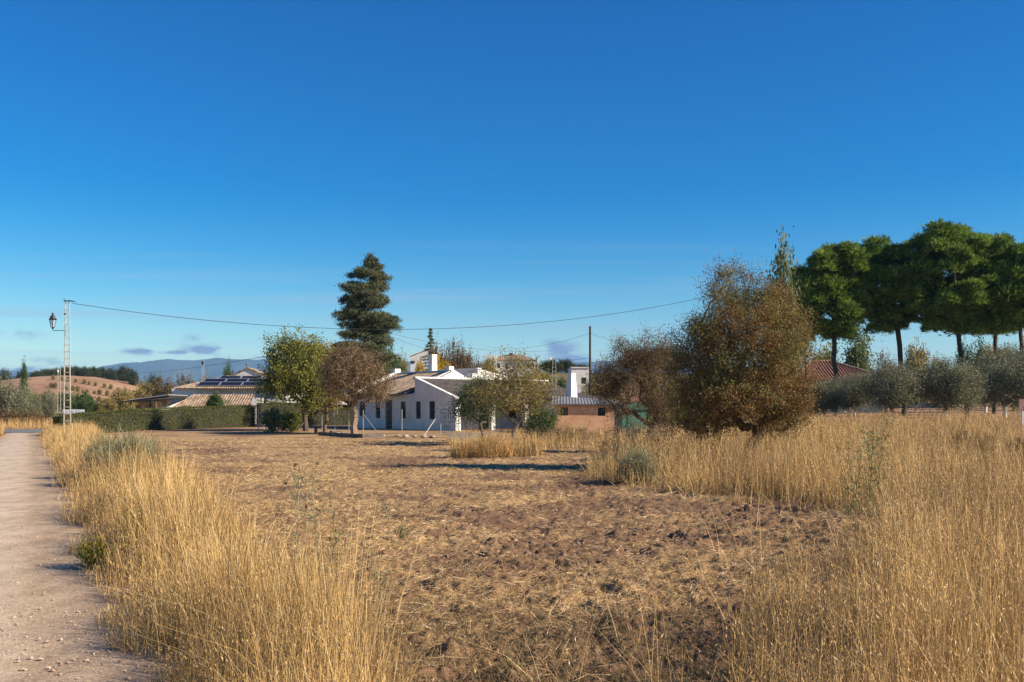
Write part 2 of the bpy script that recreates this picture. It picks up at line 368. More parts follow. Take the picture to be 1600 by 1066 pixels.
# ------------------------------------------------------------------ mountains
def mountains():
    nx, ny = 420, 40
    px = np.linspace(-500, 2400, nx)
    prof_x = [-500, 0, 40, 110, 160, 200, 230, 262, 300, 340, 372, 420, 470, 560, 650, 760, 840, 900, 960, 1030, 1100, 1250, 1400, 1600, 2400]
    prof_y = [585, 583, 586, 588, 578, 574, 571, 567, 569, 565, 566, 569, 571, 573, 571, 575, 577, 574, 572, 575, 580, 596, 600, 594, 585]
    top = np.interp(px, prof_x, prof_y)
    hgt = (640-top)/F*6000*1.12
    t = np.linspace(0, 1, ny)
    X = (px[None]-800)/F*6000*np.ones((ny, 1)); Y = 5000+2000*t[:, None]*np.ones((1, nx))
    sh = np.where(t < .5, t*2, (1-t)*2)[:, None]
    X = X*(Y/6000)
    Zm = hgt[None]*(sh**.8)*(1+.25*(fbm(X/260, Y/260, 5, 5)-.5)*(1-sh*.5))*(Y/6000)
    Zm = Zm*(1-.35*np.abs(fbm(X/180, Y/500, 21, 4)-.5)*(1-sh)*4)+(fbm(X/90, Y/90, 2, 3)-.5)*12*sh
    v = np.stack([X, Y, Zm], -1).reshape(-1, 3)
    i = np.arange(ny-1)[:, None]*nx+np.arange(nx-1)[None, :]
    f = np.stack([i, i+1, i+nx+1, i+nx], -1).reshape(-1, 4)
    tag(MB().add(v, f).build('mountains', plain('mountain_forest', (.07, .085, .07), .95, .25, .004, bmp=0), smooth=True), kind='structure')
mountains()
# ------------------------------------------------------------------ grass
def ribbons(rng, base, h, lean, az, wid, bend, segs=3):
    N = len(h); t = np.linspace(0, 1, segs+1)
    dx = np.cos(az)*lean; dy = np.sin(az)*lean
    wa = rng.uniform(0, math.pi, N); wx = np.cos(wa); wy = np.sin(wa)
    L = []
    for tt in t:
        cx = base[:, 0]+dx*h*(tt*.5+bend*tt*tt); cy = base[:, 1]+dy*h*(tt*.5+bend*tt*tt); cz = base[:, 2]+h*(tt-.18*bend*lean*tt*tt)
        w = wid*(1-.65*tt)/2
        L.append(np.stack([cx-wx*w, cy-wy*w, cz], 1)); L.append(np.stack([cx+wx*w, cy+wy*w, cz], 1))
    V = np.stack(L, 1).reshape(-1, 3); nv = 2*(segs+1)
    k = np.arange(segs)*2; q = np.stack([k, k+1, k+3, k+2], 1)
    Fc = (q[None]+(np.arange(N)*nv)[:, None, None]).reshape(-1, 4)
    def at(tt):
        return np.stack([base[:, 0]+dx*h*(tt*.5+bend*tt*tt), base[:, 1]+dy*h*(tt*.5+bend*tt*tt), base[:, 2]+h*(tt-.18*bend*lean*tt*tt)], 1)
    return V, Fc, at
def diamonds(c, d, s, l, w):
    V = np.stack([c-d*l[:, None]/2, c+s*w[:, None]/2, c+d*l[:, None]/2, c-s*w[:, None]/2], 1).reshape(-1, 3)
    Fc = (np.arange(4)[None]+(np.arange(len(c))*4)[:, None]); return V, Fc
def unit(v): return v/(np.linalg.norm(v, axis=1, keepdims=True)+1e-9)
def scatter(rng, bands, xl, xr, keep=None):
    out = []
    for y0, y1, dens in bands:
        a = min(xl(np.array([y0, y1]))); bmax = max(xr(np.array([y0, y1])))
        ysn = np.linspace(y0, y1, 12); a = xl(ysn).min(); bmax = xr(ysn).max()
        n = int(dens*(y1-y0)*(bmax-a))
        X = rng.uniform(a, bmax, n); Y = rng.uniform(y0, y1, n)
        m = (X > xl(Y)) & (X < xr(Y))
        if keep is not None: m &= keep(rng, X, Y)
        out.append(np.stack([X[m], Y[m]], 1))
    return np.concatenate(out)
def gz(p): return H(p[:, 0], p[:, 1])+micro(p[:, 0], p[:, 1])-.01
def make_grass(name, seed, pts, hfun, widf, head, leafy, thatch, lean=(.05, .35), mats=None, prevail=0.0, kind='stuff', label=None, cat=None):
    rng = np.random.default_rng(seed); N = len(pts); b = MB()
    base = np.concatenate([pts, gz(pts)[:, None]], 1); D = np.maximum(pts[:, 1], 5)
    h = hfun(rng, pts); wid = widf(D)
    az = rng.uniform(0, 2*math.pi, N); ln = rng.uniform(*lean, N)**1.0
    ln = np.where(rng.random(N) < .12, ln*rng.uniform(1.5, 4.0, N), ln)
    V, Fc, at = ribbons(rng, base, h, ln, az+prevail, wid, rng.uniform(.1, .9, N))
    b.add(V, Fc, 0)
    # oat / brome heads: small hanging spikelets in the upper part
    for k in range(head):
        m = rng.random(N) < .85; t = rng.uniform(.72, 1.02, N)[m]
        c = at(0)[m]*0
        bx = base[m]; hh = h[m]
        full = at(0.0)*0
        c = np.stack([bx[:, 0]+np.cos(az[m])*ln[m]*hh*(t*.5+.5*t*t), bx[:, 1]+np.sin(az[m])*ln[m]*hh*(t*.5+.5*t*t), bx[:, 2]+hh*t*(1-.08*ln[m])], 1)
        c += rng.normal(0, 1, c.shape)*np.array([.03, .03, .02])
        d = unit(rng.normal(0, .45, c.shape)+np.array([0, 0, -1.0])); s = unit(np.cross(d, rng.normal(0, 1, c.shape)))
        V, Fc = diamonds(c, d, s, rng.uniform(.014, .028, len(c))*(1+D[m]/40), np.minimum(rng.uniform(.0025, .0048, len(c))*(1+D[m]/14), .02)); b.add(V, Fc, 1)
    for k in range(leafy):
        m = rng.random(N) < .6; n = m.sum(); bb = base[m].copy(); bb[:, 2] += rng.uniform(0, .35, n)*h[m]
        V, Fc, _ = ribbons(rng, bb, h[m]*rng.uniform(.25, .5, n), rng.uniform(.4, 1.3, n), rng.uniform(0, 6.28, n), wid[m]*1.5, rng.uniform(.4, 1, n), 2); b.add(V, Fc, 0)
    if thatch:
        n = int(N*thatch); j = rng.integers(0, N, n); bb = base[j]+rng.normal(0, .06, (n, 3))*np.array([1, 1, 0]); hh = rng.uniform(.08, .30, n)*np.minimum(h[j], 1)/.9
        V, Fc, _ = ribbons(rng, bb, hh, rng.uniform(.3, 2.2, n), rng.uniform(0, 6.28, n), wid[j]*1.6, rng.uniform(0, .8, n), 1); b.add(V, Fc, 2)
    o = b.build(name, mats or [M['grass'], M['grass_head'], M['thatch']])
    return tag(o, label, cat, None, kind)
wf = lambda D: np.clip(.0034*(D/6.0)**.62, .003, .016)
rng = np.random.default_rng(5)
# left verge
def hl(r, p):
    q = p[:, 0]-road_right(p[:, 1]); w = left_edge(p[:, 1])-road_right(p[:, 1])
    e = sm(-.2, .65, q)*.72+.28
    e = e*(1-.35*sm(.8, 1.0, q/w))
    tall = r.random(len(p)) < .12
    return (.80+.5*(fbm(p[:, 0]*.9, p[:, 1]*.9, 2, 2)-.5)*2)*e*r.uniform(.62, 1.08, len(p))*np.where(tall, 1.15, 1)*np.interp(p[:, 1], [0, 6, 14, 40], [.95, 1, 1, .95])
pl = scatter(rng, [(3.6, 8, 1250), (8, 12, 900), (12, 18, 550), (18, 30, 280), (30, 62, 120)], lambda y: road_right(y)-.13+(vnoise(y*2.3, y*0, 12)-.5)*.5, left_edge,
             lambda r, X, Y: r.random(len(X)) < .16+.95*sm(.32, .62, fbm(X*2.2, Y*2.2, 41, 3)))
make_grass('tall_grass', 11, pl, hl, wf, 1, 1, .9, label='dry golden grass between gravel track and tilled field', cat='grass')
# right field of wild oats
def cleft(X, Y):
    q = X/Y; return (1-sm(.335, .40, q))*sm(6.2, 8, Y)*(1-sm(14.8, 16.0, Y))
def hr(r, p):
    e = sm(-.1, 1.2, p[:, 0]-right_edge(p[:, 1]))*.45+.55
    v = .88+.30*(fbm(p[:, 0]*.5, p[:, 1]*.5, 7, 2)-.5)*2+.45*(fbm(p[:, 0]*2, p[:, 1]*2, 17, 2)-.5)*2
    far = np.interp(p[:, 1], [4, 8, 20, 60], [.86, .98, 1.02, .80])
    return v*e*far*r.uniform(.5, 1.12, len(p))*(1-.5*cleft(p[:, 0], p[:, 1]))
def keepr(r, X, Y):
    gap = np.exp(-(((X-4.5)/.9)**2+((Y-14.3)/1.2)**2))+np.exp(-(((X-5.4)/.45)**2+((Y-12.6)/1.0)**2))
    return (r.random(len(X)) < (.9*sm(.3, .62, fbm(X*1.1, Y*1.1, 51, 3))+.22)*(1-.92*np.clip(gap, 0, 1))*(1-.78*cleft(X, Y)*sm(8.5, 10.5, Y)))
pr = scatter(rng, [(3.8, 7, 640), (7, 10, 560), (10, 14, 380), (14, 20, 250), (20, 30, 140), (30, 58, 60)], right_edge, lambda y: .60*y+1.2, keepr)
make_grass('wild_oats', 12, pr, hr, wf, 3, 1, .9, label='tall dry wild oats covering the right of the field', cat='grass')
# loose stalks in the foreground centre
pf = np.concatenate([scatter(rng, [(4.4, 6.2, 9)], lambda y: 0*y-.4, lambda y: 0*y+1.3), scatter(rng, [(4.7, 5.7, 130)], lambda y: 0*y+.08, lambda y: 0*y+.34), scatter(rng, [(4.6, 5.8, 110)], lambda y: 0*y+.66, lambda y: 0*y+.86),
                     scatter(rng, [(5, 12, 12)], lambda y: left_edge(y)-.1, lambda y: left_edge(y)+.35), scatter(rng, [(6, 20, 7)], lambda y: right_edge(y)-.9, lambda y: right_edge(y)+.1)])
make_grass('loose_stalks', 13, pf, lambda r, p: r.uniform(.22, .74, len(p)), wf, 2, 1, 0, (.1, .8), label='loose dry grass stalks in front of the bare soil', cat='grass')
# short grass on the trodden ground in front
ps = scatter(rng, [(3.8, 6, 2600), (6, 8, 1500), (8, 10.5, 450)], lambda y: left_edge(y)-.2, lambda y: right_edge(y)+.3, lambda r, X, Y: r.random(len(X)) < .15+fbm(X*1.2, Y*1.2, 61, 3)*(1.25-.09*Y))
make_grass('short_grass', 14, ps, lambda r, p: r.uniform(.03, .13, len(p)), lambda D: np.full(len(D), .0045), 0, 1, 1.0, (.3, 1.6), [M['shortgrass'], M['grass_head'], M['thatch']], label='short trampled grass between the two stands of tall grass', cat='grass')
# back of the field: sparse weeds, clump by small tree, verge by lane
def blob(cx, cy, rx, ry, n, r):
    a = r.uniform(0, 6.28, n); q = np.sqrt(r.random(n)); return np.stack([cx+np.cos(a)*q*rx, cy+np.sin(a)*q*ry], 1)
g1 = G(748, 33.3); pc = np.concatenate([blob(g1.x+.1, g1.y, .65, .5, 1500, rng), blob(g1.x-.5, g1.y-.1, .45, .4, 500, rng), blob(g1.x+.8, g1.y+.3, .5, .5, 420, rng), blob(g1.x+1.4, g1.y+.6, .8, .6, 300, rng)])
make_grass('grass_clump', 15, pc, lambda r, p: r.uniform(.4, 1.0, len(p))*(.45+.85*fbm(p[:, 0]*1.8, p[:, 1]*1.8, 4, 2)), wf, 2, 1, .6, (.05, .45), kind=None, label='upright clump of golden grass left of the small bushy tree', cat='grass clump')
pb = np.concatenate([scatter(rng, [(44, 57, 34)], lambda y: y*0+.2, lambda y: y*0+9), scatter(rng, [(38, 47, 22)], lambda y: y*.01-1.6, lambda y: y*0+3.4),
                     scatter(rng, [(46, 56, 12)], lambda y: y*0-3, lambda y: y*0+.3)])
make_grass('weeds', 16, pb, lambda r, p: r.uniform(.2, .62, len(p))*(.45+fbm(p[:, 0]*.5, p[:, 1]*.5, 3, 2)), wf, 2, 1, .5, label='dry weeds at the back of the field before the brick shed', cat='grass')
pv = np.concatenate([scatter(rng, [(50, 66, 90)], lambda y: road_right(y)-np.interp(y, [50, 66], [7, 9]), lambda y: road_right(y)-np.interp(y, [38, 50, 62, 70], [3.7, 2.9, 2.3, 2.6])-.1),
                     scatter(rng, [(78, 92, 16)], lambda y: y*0-62, lambda y: y*0-27), scatter(rng, [(62, 66, 40)], lambda y: road_right(y)+.3, lambda y: y*0-24.5)])
make_grass('verge_grass', 17, pv, lambda r, p: r.uniform(.35, .95, len(p)), wf, 1, 1, .5, label='dry grass along the asphalt lane at the far left', cat='grass')
# straw litter and clods on the tilled field
def field_pts(rng, bands, keep=None): return scatter(rng, bands, lambda y: left_edge(y)-.5, lambda y: right_edge(y)+.6, keep)
pt = field_pts(rng, [(4, 7, 1500), (7, 11, 1700), (11, 17, 950), (17, 28, 380), (28, 52, 90)], lambda r, X, Y: r.random(len(X)) < strawcov(X, Y))
n = len(pt); c = np.concatenate([pt, (gz(pt)+.018+rng.uniform(0, .03, n))[:, None]], 1); a = rng.uniform(0, 6.28, n)
d = unit(np.stack([np.cos(a), np.sin(a), rng.normal(0, .30, n)], 1)); s = unit(np.cross(d, np.array([[0, 0, 1.]])+rng.normal(0, .6, (n, 3))))
V, Fc = diamonds(c, d, s, rng.gamma(3, .03, n)*(1+pt[:, 1]/60)+.03, wf(pt[:, 1])*rng.uniform(.7, 1.5, n))
tag(MB().add(V, Fc).build('straw_litter', M['straw']), 'chopped straw scattered over the tilled soil', 'straw', kind='stuff')
def ico():
    t = (1+5**.5)/2
    v = np.array([(-1, t, 0), (1, t, 0), (-1, -t, 0), (1, -t, 0), (0, -1, t), (0, 1, t), (0, -1, -t), (0, 1, -t), (t, 0, -1), (t, 0, 1), (-t, 0, -1), (-t, 0, 1)])/math.hypot(1, t)
    f = np.array([(0, 11, 5), (0, 5, 1), (0, 1, 7), (0, 7, 10), (0, 10, 11), (1, 5, 9), (5, 11, 4), (11, 10, 2), (10, 7, 6), (7, 1, 8), (3, 9, 4), (3, 4, 2), (3, 2, 6), (3, 6, 8), (3, 8, 9), (4, 9, 5), (2, 4, 11), (6, 2, 10), (8, 6, 7), (9, 8, 1)])
    return v, f
IV, IF = ico()
def lumps(rng, c, r, flat=.7, rough=.25):
    n = len(c); v = IV[None]*(1+rng.normal(0, rough, (n, 12, 1)))*r[:, None, None]*np.array([1, 1, flat])*(1+rng.normal(0, .2, (n, 1, 3)))
    v = v+c[:, None]; f = IF[None]+(np.arange(n)*12)[:, None, None]; return v.reshape(-1, 3), f.reshape(-1, 3)
pk = field_pts(rng, [(5, 9, 900), (9, 16, 450), (16, 26, 120), (26, 48, 14)], lambda r, X, Y: r.random(len(X)) < (1.15-strawcov(X, Y))*sm(.42, .66, fbm(X*.9, Y*.9, 101, 4))*1.5)
c = np.concatenate([pk, gz(pk)[:, None]], 1); V, Fc = lumps(rng, c, np.clip(rng.gamma(1.2, .0065, len(c)), .005, .042)*(1+pk[:, 1]/50))
tag(MB().add(V, Fc).build('soil_clods', M['clod']), 'crumbled brown clods lying on the tilled soil', 'soil', kind='stuff')
# gravel on the track
pg = scatter(rng, [(4, 8, 420), (8, 16, 120)], lambda y: road_right(y)-2.6, lambda y: road_right(y)+.3)
c = np.concatenate([pg, (H(pg[:, 0], pg[:, 1])+.035)[:, None]], 1); V, Fc = lumps(rng, c, np.clip(rng.gamma(1.5, .0024, len(c)), .002, .016), .6)
tag(MB().add(V, Fc).build('gravel', plain('pebbles', (.52, .42, .33), .9, .3, 30, col2=(.25, .17, .12))), 'small loose pebbles on the track', 'gravel', kind='stuff')
# ------------------------------------------------------------------ trees
def skeleton(rng, trunk, targets, steps=3, zpen=.6):
    nodes = [np.array(p, float) for p in trunk]; par = [-1]+list(range(len(trunk)-1))
    order = np.argsort(np.linalg.norm(targets-nodes[-1], axis=1)); tips = []
    for j in order:
        t = targets[j]; A = np.array(nodes); d = t-A
        cost = np.linalg.norm(d, axis=1)+zpen*np.maximum(0, A[:, 2]-t[2]+.3)
        cost[:max(1, len(trunk)//3)] += .6 if len(trunk) > 3 else 0
        i = int(np.argmin(cost)); p = i; p0 = A[i]; L = np.linalg.norm(t-p0)
        for k in range(1, steps+1):
            q = p0+(t-p0)*k/steps
            if k < steps: q = q+rng.normal(0, .10*L, 3)*.6+np.array([0, 0, -.06*L])
            nodes.append(q); par.append(p); p = len(nodes)-1
        tips.append(p)
    return np.array(nodes), np.array(par), tips
def skel_mesh(b, nodes, par, r_base, r_tip, expo=2.2, n=5, mi=0):
    N = len(nodes); cnt = np.zeros(N)
    ch = np.bincount(par[par >= 0], minlength=N)
    cnt[ch == 0] = 1
    for i in range(N-1, 0, -1): cnt[par[i]] += cnt[i]
    r = r_tip*cnt**(1/expo); r = r*1.0
    k = r_base/max(r[0], 1e-6); r = r_tip+(r-r_tip)*max((r_base-r_tip)/max(r[0]-r_tip, 1e-6), .05)
    i = np.arange(N)[par >= 0]; p = par[i]
    b.tubes(nodes[p], nodes[i], np.where(p == 0, r[p]*1.25, np.minimum(r[p], r[i]*1.6)), r[i], n, False, mi)
    return r
def ell_points(rng, ells, n, hollow=.35):
    vol = np.array([e[3]*e[4]*e[5] for e in ells]); pick = rng.choice(len(ells), n, p=vol/vol.sum()); E = np.array(ells)[pick]
    u = unit(rng.normal(0, 1, (n, 3))); q = rng.uniform(hollow**3, 1, n)**(1/3)
    return E[:, :3]+u*q[:, None]*E[:, 3:6]
def leaves(rng, c, spread, per, l, w, droop=.3, up=0, outward=None, flat=1.0):
    n = len(c)*per; C = np.repeat(c, per, 0)+rng.normal(0, 1, (n, 3))*np.array([spread, spread, spread*flat])
    d = unit(rng.normal(0, 1, (n, 3))+np.array([0, 0, up-droop])); s = unit(np.cross(d, rng.normal(0, 1, (n, 3))))
    return diamonds(C, d, s, l*rng.uniform(.6, 1.3, n), w*rng.uniform(.7, 1.3, n))
def tree(name, label, cat, loc, ells, seed, clumps, per, spread, leaf, lmat, bark, r, trunk=None, group=None, droop=.3, twigs=3, steps=3, hollow=.35, tip=.006, scale=1, flat=1, trunkmats=None, extra=None, flat_tip=None, up=0, sparse_top=None):
    rng = np.random.default_rng(seed); root = thing(name, label, cat, loc, 0, group, scale)
    T = ell_points(rng, ells, clumps, hollow)
    T[:, 2] = np.maximum(T[:, 2], .15)
    if trunk is None: trunk = [(0, 0, -.1), (0, 0, .3)]
    nodes, par, tips = skeleton(rng, trunk, T, steps); b = MB(); skel_mesh(b, nodes, par, r, tip, n=6)
    # twigs
    tp = np.repeat(nodes[tips], twigs, 0); e = tp+rng.normal(0, spread*1.1, tp.shape)+np.array([0, 0, -droop*spread*.3])
    b.tubes(tp, e, np.full(len(tp), tip*.9), np.full(len(tp), tip*.4), 3)
    b.build('trunk', trunkmats or bark, root)
    lc = np.concatenate([T, e])
    V, Fc = leaves(rng, lc, spread*.75, max(1, int(per*clumps/len(lc))), leaf[0], leaf[1], droop, up, flat=flat)
    b = MB().add(V, Fc); b.build('crown', lmat, root)
    return root
def E(cx, cz, rx, rz, cy=0, ry=None): return (cx, cy, cz, rx, ry or rx, rz)
# big almond, multi stemmed (base hidden by the oats)
D = 26; T0 = G(1160, D)
def eD(px, py, wpx, hpx, D=D, T=T0, dy=0): return ((px-800)/F*D-T.x, dy, Z(py, D)-T.z, wpx/F*D, wpx/F*D, hpx/F*D)
tree('almond_tree', 'large bushy almond tree with rust brown autumn leaves standing in the wild oats', 'tree', T0,
     [eD(1165, 540, 92, 90), eD(1145, 450, 46, 34), eD(1195, 480, 48, 40), eD(1095, 560, 55, 60), eD(1232, 580, 48, 80), eD(1085, 500, 26, 30), eD(1160, 618, 106, 42), eD(1095, 640, 62, 40), eD(1225, 640, 45, 36), eD(1130, 424, 18, 14), eD(1178, 436, 18, 13), eD(1110, 660, 55, 20), eD(1200, 660, 40, 18), eD(1152, 412, 12, 9), eD(1070, 452, 11, 12), eD(1264, 505, 12, 14), eD(1050, 520, 14, 14)],
     21, 820, 190, .14, (.062, .021), M['l_almond'], M['bark'], .15, [(-.1, 0, -.1), (.05, 0, .25), (.25, .05, .6), (.5, .1, 1.1)], droop=.5, twigs=5, hollow=.1, tip=.005)
D2 = 37; T1 = G(1022, D2)
tree('almond_tree', 'half bare brown almond tree with dark drooping branches beside the green shed', 'tree', T1,
     [eD(985, 575, 42, 38, D2, T1), eD(1020, 560, 42, 36, D2, T1), eD(950, 600, 30, 32, D2, T1), eD(1035, 620, 40, 40, D2, T1), eD(970, 625, 38, 30, D2, T1), eD(1013, 520, 12, 20, D2, T1), eD(975, 535, 16, 14, D2, T1)],
     22, 330, 120, .16, (.062, .022), M['l_brown'], M['bark'], .13, [(0, 0, -.1), (-.05, 0, .3), (-.15, 0, .9)], droop=.5, twigs=6, hollow=.2, tip=.006)
# tangle of dark bare branches under it
def tangle(name, label, px, D, w, h, n, seed, mat, lm=None, cat='shrub'):
    rng = np.random.default_rng(seed); root = thing(name, label, cat, G(px, D)); b = MB()
    T = ell_points(rng, [(0, 0, h*.45, w, w*.8, h*.6)], n, .2); T[:, 2] = np.abs(T[:, 2])+.05
    nodes, par, tips = skeleton(rng, [(0, 0, -.05), (0, 0, .1)], T, 4, .1); skel_mesh(b, nodes, par, .05, .006, n=4)
    tp = np.repeat(nodes[tips], 6, 0); e = tp+rng.normal(0, .2, tp.shape); b.tubes(tp, e, np.full(len(tp), .005), np.full(len(tp), .002), 3)
    b.build('branches', mat, root)
    if lm: V, Fc = leaves(rng, e, .08, 5, .05, .02); MB().add(V, Fc).build('foliage', lm, root)
    return root
tangle('dead_shrub', 'tangled dark dead branches lying under the half bare almond tree', 1000, 31, 1.5, 1.1, 110, 31, M['bark'], M['l_brown'])
tangle('low_shrub', 'low dark brown shrub right of the small bushy tree', 862, 47, 1.0, .8, 60, 32, M['bark'], M['l_brown'])
tangle('low_shrub', 'low grey brown shrub in front of the brick shed', 893, 46, 1.1, .9, 60, 33, M['bark'], M['l_olivebrown'])
# small bushy tree in the middle
D3 = 44; T2 = G(802, D3)
tree('small_tree', 'small bushy tree with thin forked trunk and yellowing leaves in front of the farmhouse', 'tree', T2,
     [eD(800, 615, 62, 30, D3, T2), eD(782, 572, 16, 28, D3, T2), eD(818, 590, 38, 24, D3, T2), eD(765, 600, 26, 26, D3, T2), eD(848, 622, 22, 28, D3, T2), eD(808, 565, 22, 14, D3, T2)],
     23, 260, 60, .2, (.085, .035), M['l_olivebrown'], M['greybark'], .085, [(0, 0, -.1), (-.02, 0, .35), (.0, 0, .6)], droop=.3, twigs=4, hollow=.2, tip=.007)
D3b = 47; T3 = G(752, D3b)
tree('small_tree', 'darker green small tree beside the farmhouse gate', 'tree', T3,
     [eD(735, 632, 30, 26, D3b, T3), eD(755, 612, 30, 22, D3b, T3), eD(715, 645, 14, 12, D3b, T3), eD(770, 640, 22, 20, D3b, T3)],
     24, 130, 60, .22, (.10, .04), M['l_green'], M['greybark'], .08, [(.2, 0, -.1), (.05, 0, .5), (-.05, 0, 1.0)], hollow=.2, tip=.007)
D3c = 50
tree('round_bush', 'dark glossy green bush touching the left end of the brick shed', 'bush', G(846, D3c), [(0, 0, .75, .7, .6, .75)], 25, 50, 130, .2, (.10, .045), M['l_green'], M['greybark'], .04, hollow=.4)
# brown almond with thick pale trunk
D4 = 58; T4 = G(554, D4)
tree('almond_tree', 'brown leaved almond tree with thick pale twisted trunk inside the wire fence', 'tree', T4,
     [eD(550, 585, 52, 42, D4, T4), eD(515, 590, 24, 35, D4, T4), eD(592, 600, 26, 34, D4, T4), eD(552, 556, 30, 15, D4, T4)],
     26, 330, 70, .24, (.10, .045), M['l_brown'], M['palebark'], .20, [(0, 0, -.15), (-.06, 0, .5), (.05, 0, 1.0), (-.03, 0, 1.5), (.05, 0, 1.9)], droop=.3, twigs=6, hollow=.25, tip=.010)
D5 = 63; T5 = G(478, D5)
tree('yellow_green_tree', 'tall broad yellow green tree behind the wire fence left of the cedar', 'tree', T5,
     [eD(458, 588, 42, 40, D5, T5), eD(480, 560, 24, 34, D5, T5), eD(430, 555, 14, 20, D5, T5), eD(485, 610, 26, 30, D5, T5), eD(432, 605, 18, 24, D5, T5), eD(456, 545, 20, 18, D5, T5), eD(452, 532, 8, 12, D5, T5), eD(424, 545, 9, 16, D5, T5), eD(474, 528, 8, 12, D5, T5), eD(412, 600, 9, 16, D5, T5)],
     27, 300, 85, .25, (.14, .08), M['l_yellowgreen'], M['bark'], .16, [(0, 0, -.1), (-.05, 0, .8), (-.15, 0, 1.6)], hollow=.25, tip=.012)
T5b = G(508, 66)
tree('green_tree', 'olive green tree squeezed between the yellow green tree and the cedar', 'tree', T5b,
     [eD(508, 570, 20, 38, 66, T5b), eD(512, 600, 22, 35, 66, T5b), eD(495, 545, 10, 16, 66, T5b)], 28, 110, 120, .26, (.14, .07), M['l_olivebrown'], M['bark'], .12, hollow=.25, tip=.01)
for i, (px, D_, w, h, lb) in enumerate([(425, 60, .55, 1.35, 'pale leafy fig bush at the left end of the wire fence'), (455, 61, .5, 1.15, 'green bush growing through the wire fence')]):
    tree('fig_bush' if i == 0 else 'green_bush', lb, 'bush', G(px, D_), [(0, 0, h*.55, w, w, h*.5)], 29+i, 34, 55, .15, (.16, .10), M['l_poplar'] if i == 0 else M['l_yellowgreen'], M['greybark'], .04, hollow=.2, up=.2)
# cedar
def cedar():
    D = 76; base = G(572, D); rng = np.random.default_rng(41); root = thing('cedar_tree', 'tall dark wind shaped cedar with ragged tiers of branches, tallest tree by the farmhouse', 'tree', base)
    top = Z(400, D)-base.z
    k = D/F
    tiers = [(618, 40, 38), (600, 52, 40), (585, 58, 46), (568, 60, 50), (552, 66, 50), (538, 60, 46), (524, 44, 40), (510, 36, 50), (497, 32, 52), (486, 55, 38), (474, 34, 30), (462, 50, 33), (450, 44, 26), (439, 34, 24), (430, 58, 30), (420, 20, 24), (412, 6, 17), (404, 1, 9), (398, 0, 5)]
    b = MB(); cx = lambda z: .35*(z/top)**3*1.2
    hz = np.linspace(0, top, 12); b.tubes(np.stack([cx(hz[:-1]), hz[:-1]*0, hz[:-1]], 1), np.stack([cx(hz[1:]), hz[1:]*0, hz[1:]], 1), .24*(1-hz[:-1]/top)+.02, .24*(1-hz[1:]/top)+.02, 8)
    Cc = []; Dd = []
    for ty, tl_, tr_ in tiers:
        z = Z(ty, D)-base.z-.25; nb = 13 if z < top*.8 else 7
        for a in rng.uniform(0, 6.28, nb):
            zz = z+rng.normal(0, .17); ca, sa = math.cos(a), math.sin(a)
            L = k*((tr_ if ca > 0 else tl_)*abs(ca)+(1-abs(ca))*.5*(tl_+tr_))
            L *= rng.uniform(.55, 1.05)/max(abs(ca), .72); L = max(L, .25)
            p0 = np.array([cx(zz), 0, zz]); m = 6
            pts = [p0+np.array([ca*L*t, sa*L*t, L*(.28*t-.30*t*t)+.25*t*L*.3]) for t in np.linspace(0, 1, m)]
            pts = np.array(pts)+rng.normal(0, .04, (m, 3)); b.tubes(pts[:-1], pts[1:], np.linspace(.05, .015, m-1), np.linspace(.04, .01, m-1), 4)
            nn = int(26*L)+10
            t = rng.uniform(.18, 1.05, nn)**.8; q = np.stack([np.interp(t, np.linspace(0, 1, m), pts[:, j]) for j in range(3)], 1)
            side = rng.normal(0, .22+.10*L, nn)*(1.1-t*.6); q[:, 0] += -sa*side; q[:, 1] += ca*side; q[:, 2] += rng.normal(0, .05, nn)-.14*np.abs(side)-rng.exponential(.11, nn)
            Cc.append(q)
    b.build('trunk', M['bark'], root, True)
    c = np.concatenate(Cc); n = len(c)*15
    C = np.repeat(c, 15, 0)+rng.normal(0, 1, (n, 3))*np.array([.14, .14, .07])
    d = unit(rng.normal(0, 1, (n, 3))*np.array([1, 1, .6])+np.array([0, 0, -.6])); s = unit(np.cross(d, rng.normal(0, 1, (n, 3))))
    V, Fc = diamonds(C, d, s, rng.uniform(.12, .30, n), rng.uniform(.025, .05, n)); MB().add(V, Fc).build('crown', M['l_cedar'], root)
cedar()
def conifer(name, label, px, D, ytop, w, mat, seed, cat='tree', ybase=None):
    base = G(px, D); rng = np.random.default_rng(seed); root = thing(name, label, cat, base); top = Z(ytop, D)-base.z
    b = MB(); b.tube((0, 0, -.1), (0, 0, top), .16, .02, 8); C = []
    z = top*.18
    while z < top:
        L = w*(1-z/top)**1.15+.06
        for a in rng.uniform(0, 6.28, 5):
            l = L*rng.uniform(.6, 1.1); e = np.array([math.cos(a)*l, math.sin(a)*l, z-.15*l]); b.tube((0, 0, z), e, .025, .008, 3)
            t = rng.uniform(.2, 1, 12)[:, None]; C.append(np.array([0, 0, z])*(1-t)+e*t+rng.normal(0, .05, (12, 3)))
        z += .34
    b.build('trunk', M['bark'], root)
    V, Fc = leaves(rng, np.concatenate(C), .05, 7, .14, .04, .2); MB().add(V, Fc).build('crown', mat, root)
conifer('conifer_tree', 'slim dark conifer spire rising behind the farmhouse chimney', 673, 104, 515, 3.7, M['l_cedar'], 44)
